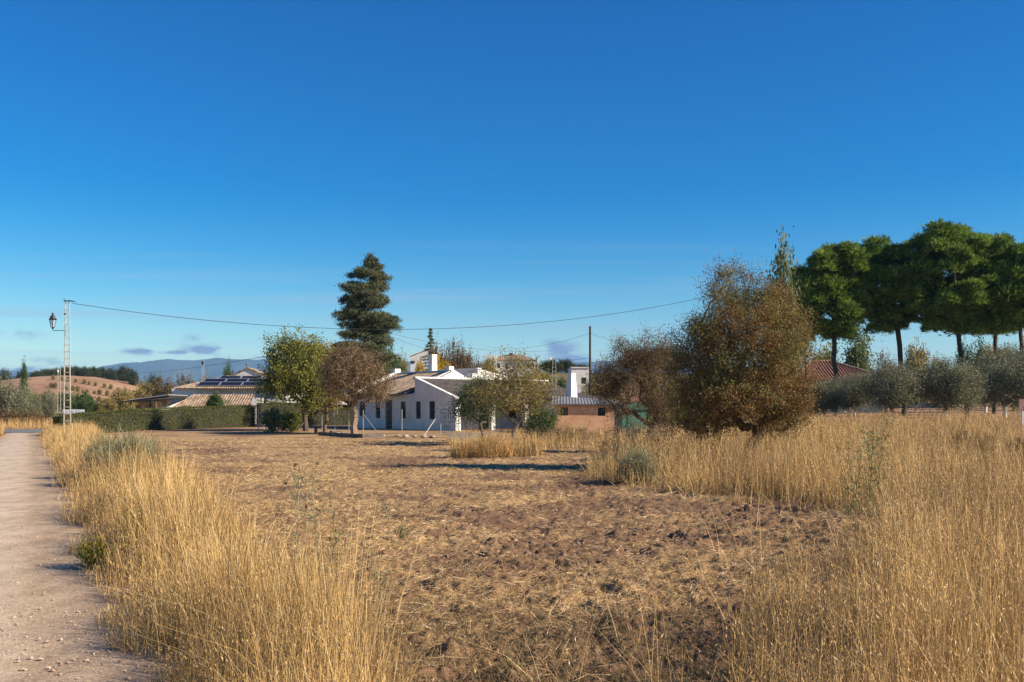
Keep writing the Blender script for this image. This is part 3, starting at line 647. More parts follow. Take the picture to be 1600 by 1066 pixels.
# stone pines
def pine(seed, hh, cw, ch, nclump):
    rng = np.random.default_rng(seed)
    root = thing('umbrella_pine', 'x', 'tree', (0, 0, 0)); zc = hh-ch*.53
    cl = ell_points(rng, [(0, 0, zc, cw, cw, ch*.50), (.2, .1, zc-ch*.20, cw*.75, cw*.75, ch*.30), (-.4, .2, zc+ch*.22, cw*.7, cw*.7, ch*.30)], nclump, .45)
    lean = rng.uniform(-.35, .35)
    trunk = [(lean*1.5, 0, -.2)]+[(lean*(1.5-1.5*t)+rng.normal(0, .06), rng.normal(0, .06), t*(zc-ch*.12)) for t in np.linspace(.1, 1, 8)]
    nodes, par, tips = skeleton(rng, trunk, cl, 4, .5); b = MB(); r = skel_mesh(b, nodes, par, .135, .022, 2.2, 7)
    b.build('trunk', M['pinebark'], root, True)
    C = []; Dn = []
    for c in cl:
        rr = rng.uniform(.38, .85); n = int(400*rr*rr)+60
        u = unit(rng.normal(0, 1, (n, 3))); u[:, 2] = np.where(u[:, 2] < -.55, -u[:, 2]*.5, u[:, 2]); q = rng.uniform(.45, 1.0, n)[:, None]+(rng.random((n, 1)) < .12)*rng.uniform(0, .3, (n, 1))
        C.append(c+u*q*rr*np.array([1, 1, .92])); Dn.append(unit(u*.8+np.array([0, 0, .7])))
    C = np.concatenate(C); Dn = np.concatenate(Dn); k = 5; n = len(C)*k
    d = unit(np.repeat(Dn, k, 0)+rng.normal(0, .42, (n, 3))); s = unit(np.cross(d, rng.normal(0, 1, (n, 3)))); l = rng.uniform(.22, .40, n)
    V, Fc = diamonds(np.repeat(C, k, 0)+d*l[:, None]*.5, d, s, l, rng.uniform(.03, .055, n)); MB().add(V, Fc).build('crown', M['l_pine'], root)
    return root
PD = 72
# (px, ytop, trunk px, width px, variant, distance, label)
specs = [(1303, 376, 3.5, 75, 0, 72, 'leftmost umbrella pine in the row, trunk leaning over the red tiled roof'),
         (1400, 364, 0, 76, 1, 73, 'second umbrella pine from the left with straight trunk'),
         (1496, 345, 0, 90, 2, 71, 'tallest and broadest umbrella pine, third from the left of the row'),
         (1556, 366, 0, 64, 0, 78, 'umbrella pine just right of the tallest one and a little behind it'),
         (1592, 362, 0, 62, 1, 70, 'umbrella pine cut by the right edge of the photo'),
         (1256, 425, 0, 34, 1, 84, 'smaller umbrella pine half hidden behind the large almond tree')]
protos = [pine(51, 13.2, 2.2, 6.9, 92), pine(52, 13.2, 2.0, 7.2, 88), pine(53, 14.0, 2.8, 8.0, 130)]
used = set()
for px, yt, _, w, vi, D_, lb in specs:
    g = G(px, D_); hh = Z(yt, D_)-g.z-.35; ph = [13.2, 13.2, 14.0][vi]; pw = [2.85, 2.6, 3.35][vi]
    sz = hh/ph; sx = w/F*D_/pw; rz = (px*1.7) % 6.28
    if vi not in used:
        r = protos[vi]; used.add(vi); r.location = g; r.scale = (sx, sx, sz); r.rotation_euler.z = rz; r['label'] = lb
    else: r = dup(protos[vi], g, rz, (sx, sx, sz), lb)
    r['group'] = 'umbrella pines in a row'
# olive trees
def olive(seed, limed):
    return tree('olive_tree', 'x', 'tree', (0, 0, 0), [(0, 0, 2.1, 1.75, 1.75, 1.15), (.5, .2, 2.6, 1.1, 1.1, .9), (-.6, -.2, 1.7, 1.2, 1.2, .9)], seed, 230, 120, .24, (.13, .032), M['l_olive'],
                M['greybark'], .11, [(0, 0, .62), (.03, 0, .9), (.05, 0, 1.15)], hollow=.25, tip=.008, up=.25, droop=0)
ol = [olive(61, 1), olive(62, 1), olive(63, 0)]
for o in ol:
    b = MB(); b.tubes([(0, 0, -.1), (.01, 0, .3)], [(.01, 0, .3), (0, 0, .64)], [.12, .10], [.10, .11], 8); b.build('limed_trunk_base', M['limed'], o, True)
os_ = [(1393, 60, 1.0, 0, 'grey green olive tree with whitewashed trunk, left of the two nearest in the orchard'),
       (1478, 60, 1.08, 1, 'grey green olive tree with whitewashed trunk, right of the two nearest in the orchard'),
       (1431, 84, .95, 2, 'olive tree further back, its white trunk seen in the gap between the two nearest olives'),
       (1509, 76, 1.0, 0, 'olive tree whose white trunk stands alone before the bare red soil'),
       (1335, 64, .85, 1, 'dark olive tree in front of the right corner of the red tiled house'),
       (1288, 62, .72, 2, 'olive bush under the green awning of the red tiled house'),
       (1570, 68, 1.35, 2, 'large olive tree near the right edge under the pines'),
       (1600, 62, 1.2, 0, 'olive tree cut off by the right edge of the photo'),
       (1540, 84, 1.15, 1, 'olive tree behind the red soil at the right, between two pine trunks'),
       (1362, 90, .9, 0, 'olive tree in the back row right of the red tiled roof')]
used = set()
for px, D_, sc, vi, lb in os_:
    sc *= 1.02
    g = G(px, D_); rz = px*2.3 % 6.28
    if vi not in used: r = ol[vi]; used.add(vi); r.location = g; r.scale = (sc,)*3; r.rotation_euler.z = rz; r['label'] = lb
    else: r = dup(ol[vi], g, rz, sc, lb)
    r['group'] = 'olive trees in the orchard'
# generic background crowns (unit-ish, about 4 m wide / 4 m tall), copied
def proto(seed, lm, shape='round', per=70, leaf=(.22, .10)):
    ells = {'round': [(0, 0, 2.1, 2.0, 2.0, 1.7), (.8, 0, 1.6, 1.4, 1.4, 1.3), (-.9, 0, 1.5, 1.2, 1.2, 1.2)],
            'tall': [(0, 0, 2.6, .8, .8, 2.2), (.25, 0, 3.8, .5, .5, 1.3), (-.3, 0, 1.5, .8, .8, 1.2)],
            'wide': [(0, 0, 1.5, 2.6, 1.5, 1.3), (1.4, 0, 1.4, 1.3, 1.2, 1.2), (-1.4, 0, 1.9, 1.2, 1.2, 1.4)]}[shape]
    return tree('background_tree', 'x', 'tree', (0, -50, -50), ells, seed, 120, per, .30, leaf, lm, M['bark'], .14, hollow=.45, tip=.012, twigs=2)
kinds = {'oak': proto(71, M['l_dark'], 'round', 90), 'brown': proto(72, M['l_brown'], 'wide', 60), 'obrown': proto(73, M['l_olivebrown'], 'round', 70), 'green': proto(74, M['l_green'], 'round', 80),
         'yellow': proto(75, M['l_yellow'], 'round', 70, (.30, .2)), 'ygreen': proto(76, M['l_yellowgreen'], 'round', 80), 'poplar': proto(77, M['l_poplar'], 'tall', 70), 'olive': proto(78, M['l_olive'], 'round', 90, (.2, .06)),
         'dgreen': proto(79, M['l_green'], 'tall', 90)}
first = set()
KH = {'oak': 3.8, 'brown': 3.3, 'obrown': 3.8, 'green': 3.8, 'yellow': 3.8, 'ygreen': 3.8, 'poplar': 5.0, 'olive': 3.8, 'dgreen': 5.0}
KW = {'oak': 2.2, 'brown': 2.7, 'obrown': 2.2, 'green': 2.2, 'yellow': 2.2, 'ygreen': 2.2, 'poplar': 1.0, 'olive': 2.2, 'dgreen': 1.0}
def bg(kind, px, ytop, D, halfw, label, name=None, group=None, cat='tree', sink=0.0, jit=0):
    g = G(px, D, -sink); hh = Z(ytop, D)-g.z; sz = hh/KH[kind]; sx = halfw/F*D/KW[kind]; rz = (px*1.37+D) % 6.28
    if kind == 'brown': rz = 0
    if kind not in first:
        r = kinds[kind]; first.add(kind); r.location = g; r.scale = (sx, sx, sz); r.rotation_euler.z = rz; r['label'] = label; r['category'] = cat
        if name: r.name = name
        if group: r['group'] = group
    else: r = dup(kinds[kind], g, rz, (sx, sx, sz), label, group, cat, name or 'background_tree')
    return r
# oaks on the red hill
for i, (px, yt, w) in enumerate([(58, 580, 12), (74, 577, 13), (90, 576, 13), (104, 574, 12), (118, 573, 12), (132, 574, 12), (146, 574, 12), (160, 575, 11), (173, 577, 10), (192, 574, 17), (208, 580, 8)]):
    bg('oak', px, yt, 296+(i*7 % 5)*3, w, 'largest round dark oak, at the right end of the row on the red hill' if i == 9 else 'dark round oak in the dense row along the crest of the red hill', 'oak_tree', 'oaks along the crest of the red hill', sink=1.0)
for i, (px, yt, w) in enumerate([(6, 580, 16), (32, 582, 14), (-20, 578, 16)]):
    bg('oak', px, yt, 330, w, 'dark oak on the low ridge at the far left', 'oak_tree', 'oaks on the far left ridge', sink=2)
# young trees in rows on the red hill
hill = dict(n=0)
rr = np.random.default_rng(88)
for row in range(6):
    for c in range(14):
        D_ = 205+row*14; px = 58+c*11.5+row*5+rr.uniform(-3, 3); g = G(px, D_)
        if g.x > -66 or px > 215: continue
        hh = rr.uniform(.9, 1.6)
        r = dup(kinds['obrown'], g, px, (hh/5.4, hh/5.4, hh/3.8), 'young orchard tree planted in the rows on the red hill', 'young trees in rows on the red hill', 'tree', 'young_tree')
# left edge vegetation
for a in [('olive', 14, 597, 92, 34, 'large silvery olive tree at the left edge beyond the lane', 'olive_tree'), ('olive', 44, 612, 96, 20, 'smaller silvery olive right of the large one at the left edge', 'olive_tree'),
          ('ygreen', 52, 617, 98, 13, 'bright yellow green bush behind the lane at the left', 'green_bush'), ('dgreen', 38, 571, 120, 5, 'thin spiky dark tree standing above the left olives', 'slender_tree'),
          ('olive', 76, 610, 112, 14, 'bluish green tree left of the far lattice pole', 'olive_tree'), ('green', 118, 612, 125, 28, 'bright green rounded tree behind the long hedge at the left', 'green_tree'), ('green', 138, 622, 118, 16, 'low green bush right of the bright green rounded tree', 'green_bush'),
          ('brown', 20, 640, 86, 26, 'low brown scrub below the left olives', 'brown_scrub'), ('brown', 60, 645, 88, 16, 'low brown scrub beside the hedge end', 'brown_scrub'),
          ('obrown', 192, 608, 125, 20, 'tawny round bush behind the hedge left of the carport', 'tawny_bush'), ('obrown', 228, 596, 150, 20, 'olive brown tree behind the carport', 'brown_tree'), ('brown', 262, 590, 150, 24, 'reddish brown bare tree behind the carport roof', 'brown_tree'),
          ('oak', 240, 588, 240, 14, 'small dark oak far behind the carport', 'oak_tree'), ('brown', 295, 586, 140, 20, 'reddish brown tree behind the solar roof ridge at the left', 'brown_tree'), ('obrown', 322, 588, 135, 10, 'olive brown tree behind the roof of the solar house', 'brown_tree'), ('obrown', 170, 622, 118, 14, 'low tawny bush behind the middle of the long hedge', 'tawny_bush'),
          ('brown', 225, 615, 130, 26, 'brown bare bush seen under the carport roof', 'brown_tree'), ('green', 358, 571, 118, 12, 'dark green treetop left of the solar house gable', 'green_tree'),
          ('brown', 405, 585, 130, 14, 'brown tree right of the solar house gable', 'brown_tree')]:
    bg(*a[:5], a[5], a[6])
# behind the farmhouse
for a in [('green', 604, 540, 88, 26, 'green tree right behind the cedar', 'green_tree'), ('obrown', 628, 556, 92, 12, 'thin brown tree right of the cedar', 'brown_tree'), ('green', 650, 590, 96, 24, 'dark green bush between cedar and chimney', 'green_bush'),
          ('yellow', 655, 567, 101, 9, 'bright yellow autumn bush left of the white chimney', 'yellow_bush'), ('yellow', 683, 560, 102, 12, 'bright yellow autumn bush right of the white chimney', 'yellow_bush'), ('yellow', 700, 571, 100, 8, 'small yellow bush behind the white parapet', 'yellow_bush'),
          ('brown', 692, 540, 112, 22, 'brown tree right of the conifer spire', 'brown_tree'), ('brown', 718, 533, 114, 20, 'tallest brown tree on the rise behind the farmhouse', 'brown_tree'), ('brown', 742, 556, 110, 22, 'reddish brown shrubby tree behind the farmhouse parapet', 'brown_tree'), ('obrown', 765, 560, 108, 16, 'olive brown tree at the left of the far white villa', 'brown_tree'),
          ('obrown', 842, 582, 116, 22, 'olive brown bush below the far white villa', 'brown_tree'), ('oak', 862, 563, 150, 20, 'dark evergreen oak right of the far white villa', 'oak_tree'), ('oak', 884, 562, 152, 14, 'dark evergreen oak behind the white flat roofed house', 'oak_tree'), ('green', 866, 590, 108, 22, 'green bush behind the far end of the farmhouse roof', 'green_bush'),
          ('oak', 908, 570, 170, 16, 'low dark tree behind the wooden utility pole', 'oak_tree'), ('obrown', 925, 596, 95, 18, 'olive brown bush right of the second white chimney', 'brown_tree'), ('brown', 950, 570, 110, 24, 'brown tree behind the half bare almond', 'brown_tree'),
          ('oak', 1000, 546, 150, 30, 'dark evergreen tree behind the almonds, left one', 'oak_tree'), ('oak', 1050, 540, 155, 34, 'dark evergreen tree behind the almonds, right one', 'oak_tree'), ('ygreen', 1040, 600, 70, 40, 'yellow green bush seen through the almond branches', 'green_bush'), ('obrown', 1120, 590, 80, 50, 'olive brown bush hidden behind the large almond', 'brown_tree'),
          ('obrown', 825, 600, 84, 24, 'olive brown bush behind the farmhouse roof', 'brown_tree')]:
    bg(*a[:5], a[5], a[6])
# behind the pines
for a in [('poplar', 1222, 386, 60, 20, 'thin pale poplar top rising left of the pines', 'poplar_tree'), ('ygreen', 1290, 545, 96, 24, 'yellow green tree behind the chimney of the red tiled house', 'green_tree'), ('poplar', 1342, 520, 98, 22, 'pale green leafy tree right of the leaning pine trunk', 'pale_tree'),
          ('brown', 1385, 552, 112, 16, 'brownish tree left of the second pine trunk', 'brown_tree'), ('obrown', 1432, 540, 108, 24, 'olive brown tree between the second and third pine trunks', 'brown_tree'), ('obrown', 1465, 560, 100, 14, 'small olive brown tree right of the blue sky gap', 'brown_tree'),
          ('green', 1520, 535, 100, 26, 'green tree between the third and fourth pine trunks', 'green_tree'), ('obrown', 1555, 540, 96, 28, 'olive brown tree behind the fourth pine trunk', 'brown_tree'), ('green', 1597, 545, 90, 26, 'green tree behind the right edge pine trunk', 'green_tree'),
          ('green', 1262, 600, 70, 24, 'dark green shrub at the left corner of the red tiled house', 'green_bush')]:
    bg(*a[:5], a[5], a[6])
# ------------------------------------------------------------------ broom bushes, yellow flowers, thistles
def broom(label, px, D, w, h, n, seed, mat, name='broom_bush', wid=.006):
    rng = np.random.default_rng(seed); root = thing(name, label, 'bush', G(px, D)); b = MB()
    a = rng.uniform(0, 6.28, n); q = rng.random(n)**.6; L = h*rng.uniform(.6, 1.1, n)
    A = np.stack([np.cos(a)*q*w*.25, np.sin(a)*q*w*.25, np.zeros(n)], 1); e = A+np.stack([np.cos(a)*q*w*.75, np.sin(a)*q*w*.75, L*(1-.35*q*q)], 1)
    m = A*.5+e*.5+rng.normal(0, .04, (n, 3)); b.tubes(A, m, np.full(n, wid), np.full(n, wid*.8), 3); b.tubes(m, e, np.full(n, wid*.8), np.full(n, wid*.3), 3); b.build('stems', mat, root)
    k = 5; c = np.repeat(m, k, 0)*.5+np.repeat(e, k, 0)*.5+rng.normal(0, 1, (n*k, 3))*np.array([.09, .09, .18]); d = unit(np.repeat(e-m, k, 0)+rng.normal(0, .15, (n*k, 3)))
    s = unit(np.cross(d, rng.normal(0, 1, d.shape))); V, Fc = diamonds(c, d, s, rng.uniform(.15, .35, n*k), np.full(n*k, wid*1.4)); MB().add(V, Fc).build('sprigs', mat, root)
broom('large grey green broom bush between track and tilled field', 205, 20.5, .85, 1.0, 1100, 91, M['l_retama'])
broom('smaller grey green broom bush left of the large one', 165, 22.5, .5, .95, 500, 92, M['l_retama'])
broom('grey green broom bush at the tip of the wild oats', 997, 21.3, .42, .58, 700, 93, M['l_retama'])
def flowerbush(label, px, D, w, h, n, seed):
    rng = np.random.default_rng(seed); root = thing('yellow_flower_bush', label, 'bush', G(px, D)); b = MB()
    a = rng.uniform(0, 6.28, n); q = rng.random(n)**.5; e = np.stack([np.cos(a)*q*w, np.sin(a)*q*w, h*rng.uniform(.3, 1, n)*(1-.4*q)], 1); A = e*.1*np.array([1, 1, 0])
    b.tubes(A, e, np.full(n, .003), np.full(n, .0015), 3); b.build('stems', M['l_green'], root)
    c = A[:, None]*(1-np.linspace(.3, 1, 14)[None, :, None])+e[:, None]*np.linspace(.3, 1, 14)[None, :, None]; c = c.reshape(-1, 3)+rng.normal(0, .02, (n*14, 3))
    d = unit(rng.normal(0, 1, c.shape)); s = unit(np.cross(d, rng.normal(0, 1, c.shape))); V, Fc = diamonds(c, d, s, np.full(len(c), .03), np.full(len(c), .008)); b = MB().add(V, Fc)
    j = rng.random(len(c)) < .26; V, Fc = diamonds(c[j]+[0, 0, .01], d[j], s[j], np.full(j.sum(), .022), np.full(j.sum(), .02)); b.add(V, Fc, 1).build('foliage', [M['l_yellowgreen'], M['l_yellow']], root)
flowerbush('low bush with small yellow flowers leaning over the gravel track', 158, 9.9, .28, .42, 220, 94)
flowerbush('sprig of yellow flowers standing up inside the left grass', 208, 10.6, .14, .80, 60, 95)
def weed(label, px, D, h, seed, mat, head=None, name='dry_weed', nb=9, leafn=4):
    rng = np.random.default_rng(seed); root = thing(name, label, 'weed', G(px, D)); b = MB()
    zs = np.linspace(0, h, 9); st = np.stack([np.cumsum(rng.normal(0, .012, 9)), np.cumsum(rng.normal(0, .012, 9)), zs], 1); b.tubes(st[:-1], st[1:], np.full(8, .005), np.full(8, .004), 4); tips = []
    for i in range(nb):
        k = rng.integers(2, 8); a = rng.uniform(0, 6.28); L = rng.uniform(.08, .28)*h; m = st[k]+np.array([math.cos(a)*L*.5, math.sin(a)*L*.5, L*.4]); e = m+np.array([math.cos(a)*L*.3, math.sin(a)*L*.3, L*.6])
        b.tubes([st[k], m], [m, e], [.003, .0025], [.0025, .0018], 3); tips += [m, e]
    b.build('stem', mat, root); tips.append(st[-1]); T = np.array(tips)
    V, Fc = leaves(rng, np.concatenate([T, st[1:]]), .04, leafn, .05, .010, .1); b = MB().add(V, Fc)
    if head: V, Fc = lumps(rng, T[1::2][:5]+[0, 0, .01], np.full(len(T[1::2][:5]), .014), 1.2, .3); b.add(V, Fc, 1)
    b.build('foliage', [mat, head or mat], root)
weed('tall thin dry thistle on the left of the tilled field', 468, 8.5, 1.05, 96, M['l_retama'], M['l_brown'])
weed('second thin dry thistle with reddish heads right of the first', 498, 9.3, .95, 97, M['l_retama'], M['l_brown'])
weed('slender green weed at the inner edge of the left grass', 520, 8.0, .8, 98, M['l_poplar'], None)
weed('bent grey stalk weed in front of the tilled field', 590, 7.4, .42, 99, M['l_retama'], None)
weed('tall green weed rising out of the wild oats', 1362, 11.8, 1.28, 100, M['l_poplar'], None, leafn=16, nb=16)
weed('shorter green weed left of the tall one in the wild oats', 1340, 12.2, 1.1, 101, M['l_poplar'], None, leafn=12)
weed('low grey green weed in the middle of the straw', 600, 14.5, .2, 102, M['l_retama'], None, nb=12, leafn=4)
weed('small grey weed on the bare soil at left', 630, 12.2, .15, 103, M['l_poplar'], None, nb=12, leafn=4)
for i, (px, D_, h, lb) in enumerate([(1500, 27, 1.1, 'dark brown dock weed in the far oats, left of three'), (1540, 25, 1.0, 'dark brown dock weed in the far oats, middle of three'), (1592, 24, 1.0, 'dark brown dock weed by the right edge')]):
    rng = np.random.default_rng(110+i); root = thing('dock_weed', lb, 'weed', G(px, D_)); n = 60; a = rng.uniform(0, 6.28, n); q = rng.random(n)
    A = np.zeros((n, 3)); e = np.stack([np.cos(a)*q*.35, np.sin(a)*q*.3, h*rng.uniform(.6, 1, n)], 1); MB().tubes(A, e, np.full(n, .005), np.full(n, .003), 3).build('stems', M['l_brown'], root)
    c = (e[:, None]*np.linspace(.45, 1, 16)[None, :, None]).reshape(-1, 3)+rng.normal(0, .015, (n*16, 3)); V, Fc = leaves(rng, c, .01, 2, .035, .02); MB().add(V, Fc).build('seed_heads', M['l_brown'], root)
# ------------------------------------------------------------------ hedges
def hedge(label, A, B, thick, hA, hB, seed, mat, dens=420, side=1):
    rng = np.random.default_rng(seed); A = np.array([A.x, A.y]); B = np.array([B.x, B.y]); L = np.linalg.norm(B-A); u = (B-A)/L; w = np.array([-u[1], u[0]])*side   # w points away from the sunlit front
    b = MB(); n = int(L/.5)+2; t = np.linspace(.16, L-.16, n); ring = []
    for ti in t:
        p = A+u*ti; z0 = float(H(p[0], p[1]))-.1; h = hA+(hB-hA)*ti/L; i0 = .10
        a_ = p+w*i0; c_ = p+w*(thick-i0); ring += [(a_[0], a_[1], z0), (a_[0], a_[1], z0+h+.1-.1), (c_[0], c_[1], z0+h+.1-.1), (c_[0], c_[1], z0)]
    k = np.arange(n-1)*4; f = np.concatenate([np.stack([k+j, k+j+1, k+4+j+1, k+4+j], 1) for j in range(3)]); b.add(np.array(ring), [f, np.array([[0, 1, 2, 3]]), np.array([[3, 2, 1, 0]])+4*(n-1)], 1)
    areas = [L*hA, L*thick, thick*hA, thick*hB]
    for j, ar in enumerate(areas):
        m = int(ar*dens); r1 = rng.random(m); r2 = rng.random(m)
        if j == 0: ti = r1*L; off = rng.uniform(-.03, .16, m)+.24*(fbm(ti*1.4, r2*3, 5, 3)-.5); zf = r2
        elif j == 1: ti = r1*L; off = r2*thick; zf = np.full(m, 1.0)+rng.normal(0, .015, m)+.20*(fbm(ti*.9, off*2, 15, 3)-.5)+(rng.random(m) < .03)*rng.uniform(0, .09, m)
        else: ti = (rng.uniform(-.04, .1, m) if j == 2 else L-rng.uniform(-.04, .1, m)); off = r1*thick; zf = r2
        p = A[None]+u[None]*ti[:, None]+w[None]*off[:, None]; hh = (hA+(hB-hA)*np.clip(ti/L, 0, 1)); zz = H(p[:, 0], p[:, 1])+zf*hh
        c = np.concatenate([p, zz[:, None]], 1); d = unit(rng.normal(0, 1, (m, 3))+[0, 0, .4]); s = unit(np.cross(d, rng.normal(0, 1, (m, 3)))); V, Fc = diamonds(c, d, s, rng.uniform(.06, .14, m), rng.uniform(.025, .05, m)); b.add(V, Fc, 0)
    tag(b.build('hedge', [mat, M['soil_dark']]), label, 'hedge')
hedge('long clipped cypress hedge running from the track to the wire fence', G(101, 58), G(402, 76), 1.15, 1.24, 1.60, 121, M['l_hedge'])
hedge('paler hedge in the garden behind the wire fence and the parasol', G(405, 84), G(568, 90), 1.0, 1.95, 2.1, 122, M['l_yellowgreen'], 160)
hedge('short hedge of the garden behind the thick almond trunk', G(478, 80), G(556, 82), .8, 1.35, 1.4, 123, M['l_olivebrown'], 160)
# ------------------------------------------------------------------ buildings
def openwall(b, x0, x1, z1, ops, y0=0.0, th=.3, axis='x', mi=0):
    """wall in the plane y=y0 (or x=y0) with real openings; ops = (c, w, zlo, zhi)"""
    def bx(a, c, lo, hi):
        if axis == 'x': b.box(a, c, y0, y0+th, lo, hi, mi)
        else: b.box(y0-th, y0, a, c, lo, hi, mi)
    cur = x0
    for c, w, lo, hi in sorted(ops):
        bx(cur, c-w/2, -.3, z1)
        if lo > 0: bx(c-w/2, c+w/2, -.3, lo)
        bx(c-w/2, c+w/2, hi, z1); cur = c+w/2
    bx(cur, x1, -.3, z1)
def window(parent, c, w, lo, hi, y0, axis='x', bars=True, col='brown_wood', name='window', sgn=1):
    b = MB()
    def bx(bb, a, c_, d0, d1, l, h):
        if axis == 'x': bb.box(a, c_, y0+d0, y0+d1, l, h)
        else: bb.box(y0-d1, y0-d0, a, c_, l, h)
    f = .05
    bx(b, c-w/2, c-w/2+f, .08, .14, lo, hi); bx(b, c+w/2-f, c+w/2, .08, .14, lo, hi); bx(b, c-w/2+f, c+w/2-f, .08, .14, hi-f, hi); bx(b, c-w/2+f, c+w/2-f, .08, .14, lo, lo+f); bx(b, c-.02, c+.02, .085, .135, lo+f, hi-f)
    o = b.build(name, M[col], parent)
    p = MB(); bx(p, c-w/2+f, c+w/2-f, .105, .118, lo+f, hi-f); p.build('pane', M['glass'], o)
    if bars:
        g = MB(); n = max(3, int(w/.13))
        for i in range(n):
            x = c-w/2+.03+(w-.06)*i/(n-1)
            if axis == 'x': g.tube((x, y0+.02, lo), (x, y0+.02, hi), .009, n=5)
            else: g.tube((y0-.02, x, lo), (y0-.02, x, hi), .009, n=5)
        for z in np.linspace(lo+.15, hi-.15, 3): bx(g, c-w/2, c+w/2, .012, .030, z, z+.02)
        g.build('grille', M['black'], o)
    return o
def tileroof(b, eL, eR, rR, rL, wave=.22, amp=.045, th=.10, mi=0, mi2=0):
    eL, eR, rR, rL = [np.array(p, float) for p in (eL, eR, rR, rL)]
    W = max(np.linalg.norm(eR-eL), np.linalg.norm(rR-rL)); nu = max(8, int(W/wave*6)); L = np.linalg.norm(rL-eL); nv = max(4, int(L/.32)*2+1)
    nrm = np.cross(eR-eL, rL-eL); nrm /= np.linalg.norm(nrm)
    s = np.linspace(0, 1, nu+1); t = np.linspace(0, 1, nv+1)
    ln = eL[None]*(1-s[:, None])+eR[None]*s[:, None]; rn = rL[None]*(1-s[:, None])+rR[None]*s[:, None]
    Pm = ln[None]*(1-t[:, None, None])+rn[None]*t[:, None, None]
    ax = (eR-eL)/np.linalg.norm(eR-eL); along = (Pm-eL)@ax
    hgt = amp*(.5+.5*np.cos(along/wave*2*math.pi))+.012*((np.arange(nv+1) % 2)[:, None])
    Pm = Pm+nrm[None, None]*(hgt+.006)[..., None]; k = np.arange(nv)[:, None]*(nu+1)+np.arange(nu)[None]
    b.add(Pm.reshape(-1, 3), np.stack([k, k+1, k+nu+2, k+nu+1], -1).reshape(-1, 4), mi)
    o = -nrm*th; b.hexa([eL+o, eR+o, rR+o, rL+o, eL, eR, rR, rL], mi2)
# --- farmhouse
A0 = P(712, 640, 62); fz = .2
FH = thing('farmhouse', 'low whitewashed farmhouse with old tiled roofs, parapets and two tall white chimneys', 'house', (A0.x, A0.y, fz), math.atan2(-.774, .633))
wins = [(-2.58, .62, .78, 1.93), (-4.15, .55, .80, 1.93), (-5.96, .62, .80, 1.93), (-7.79, .9, 0, 2.08), (-9.15, .6, .80, 1.93), (-11.25, .75, .95, 1.95)]
b = MB(); openwall(b, -12.2, 0, 2.08, wins)
b.prism([(-4.57, 0, 2.08), (0, 0, 2.08), (-4.57, 0, 3.40)], (0, .3, 0))                                   # gable of the near wing
b.box(-12.2, -4.57, 0, .3, 2.08, 2.42)
yw = [(1.6, .7, .8, 1.9), (4.2, .9, 0, 2.0), (6.6, .7, .8, 1.9), (9.2, .7, .8, 1.9)]
openwall(b, .3, 11.5, 2.62, yw, y0=-2.5, th=.3, axis='y')
for yy_ in (.15, 3.0, 5.8, 8.6, 11.35): b.box(-.3, 0, yy_-.15+(.0 if yy_ > .2 else .16), yy_+.15+(.0 if yy_ > .2 else .1), -.3, 1.98)
b.box(-.26, -.04, .42, 11.2, 1.985, 2.05)
b.box(-4.57, -.3, 11.2, 11.5, -.3, 2.05); b.prism([(-4.57, 11.2, 2.05), (-.3, 11.2, 2.05), (-4.57, 11.2, 3.35)], (0, .3, 0))
b.box(-12.2, -4.57, 6.9, 7.2, -.3, 2.42); b.box(-12.2, -11.9, .3, 6.9, -.3, 2.42)
b.prism([(-12.2, .3, 2.42), (-12.2, 6.9, 2.42), (-12.2, 3.5, 3.95)], (.3, 0, 0)); b.prism([(-5.7, .3, 2.42), (-5.7, 6.9, 2.42), (-5.7, 3.5, 4.0)], (.5, 0, 0))
# rear block
b.box(-12.8, -6.0, 6.3, 6.6, 2.0, 4.26); b.prism([(-6.3, 6.6, 1.5), (-6.0+.0-.3, 10.5, 1.5), (-6.3, 10.5, 3.5), (-6.3, 6.6, 4.26)], (.3, 0, 0))
b.box(-12.8, -12.5, 6.6, 10.5, 1.5, 4.2); b.box(-12.5, -6.3, 10.2, 10.5, 1.5, 3.5)
b.box(-6.0, -5.25, 5.25, 6.1, 2.4, 3.92)
b.build('wall', M['white'], FH)
b = MB()
def para(p, q, w, h):   # sloping coping between two points, width w along x
    b.hexa([(p[0], p[1], p[2]), (p[0]+w, p[1], p[2]), (q[0]+w, q[1], q[2]), (q[0], q[1], q[2]), (p[0], p[1], p[2]+h), (p[0]+w, p[1], p[2]+h), (q[0]+w, q[1], q[2]+h), (q[0], q[1], q[2]+h)])
para((-12.35, -.35, 2.42), (-12.35, 3.4, 4.02), .4, .22); para((-12.35, 3.4, 4.02), (-12.35, 7.2, 2.42), .4, .22); b.box(-12.4, -11.9, 3.15, 3.65, 4.05, 4.40)
para((-5.55, .6, 2.85), (-5.55, 3.4, 4.02), .3, .05); para((-5.6, 3.4, 4.02), (-5.6, 7.2, 2.3), .42, .2); b.box(-5.62, -5.15, 3.2, 3.6, 4.1, 4.36)
b.box(-11.95, -5.6, 3.38, 3.58, 4.0, 4.12)                                                             # ridge wall
b.box(-4.72, -4.42, -.05, 11.6, 3.38, 3.56)                                                            # near wing ridge coping
b.hexa([(-4.42, -.06, 3.34), (.1, -.06, 2.06), (.1, .2, 2.06), (-4.42, .2, 3.34), (-4.42, -.06, 3.50), (.1, -.06, 2.16), (.1, .2, 2.16), (-4.42, .2, 3.50)])
b.box(-12.9, -5.9, 6.22, 6.55, 4.262, 4.36); b.build('parapet', M['white'], FH)
b = MB(); tileroof(b, (-11.95, -.35, 2.42), (-5.55, -.35, 2.42), (-5.55, 3.4, 4.0), (-11.95, 3.4, 4.0), mi=0); tileroof(b, (-5.7, 7.3, 2.4), (-11.95, 7.3, 2.4), (-11.95, 3.6, 4.0), (-5.7, 3.6, 4.0)); b.build('roof', M['tile_old'], FH)
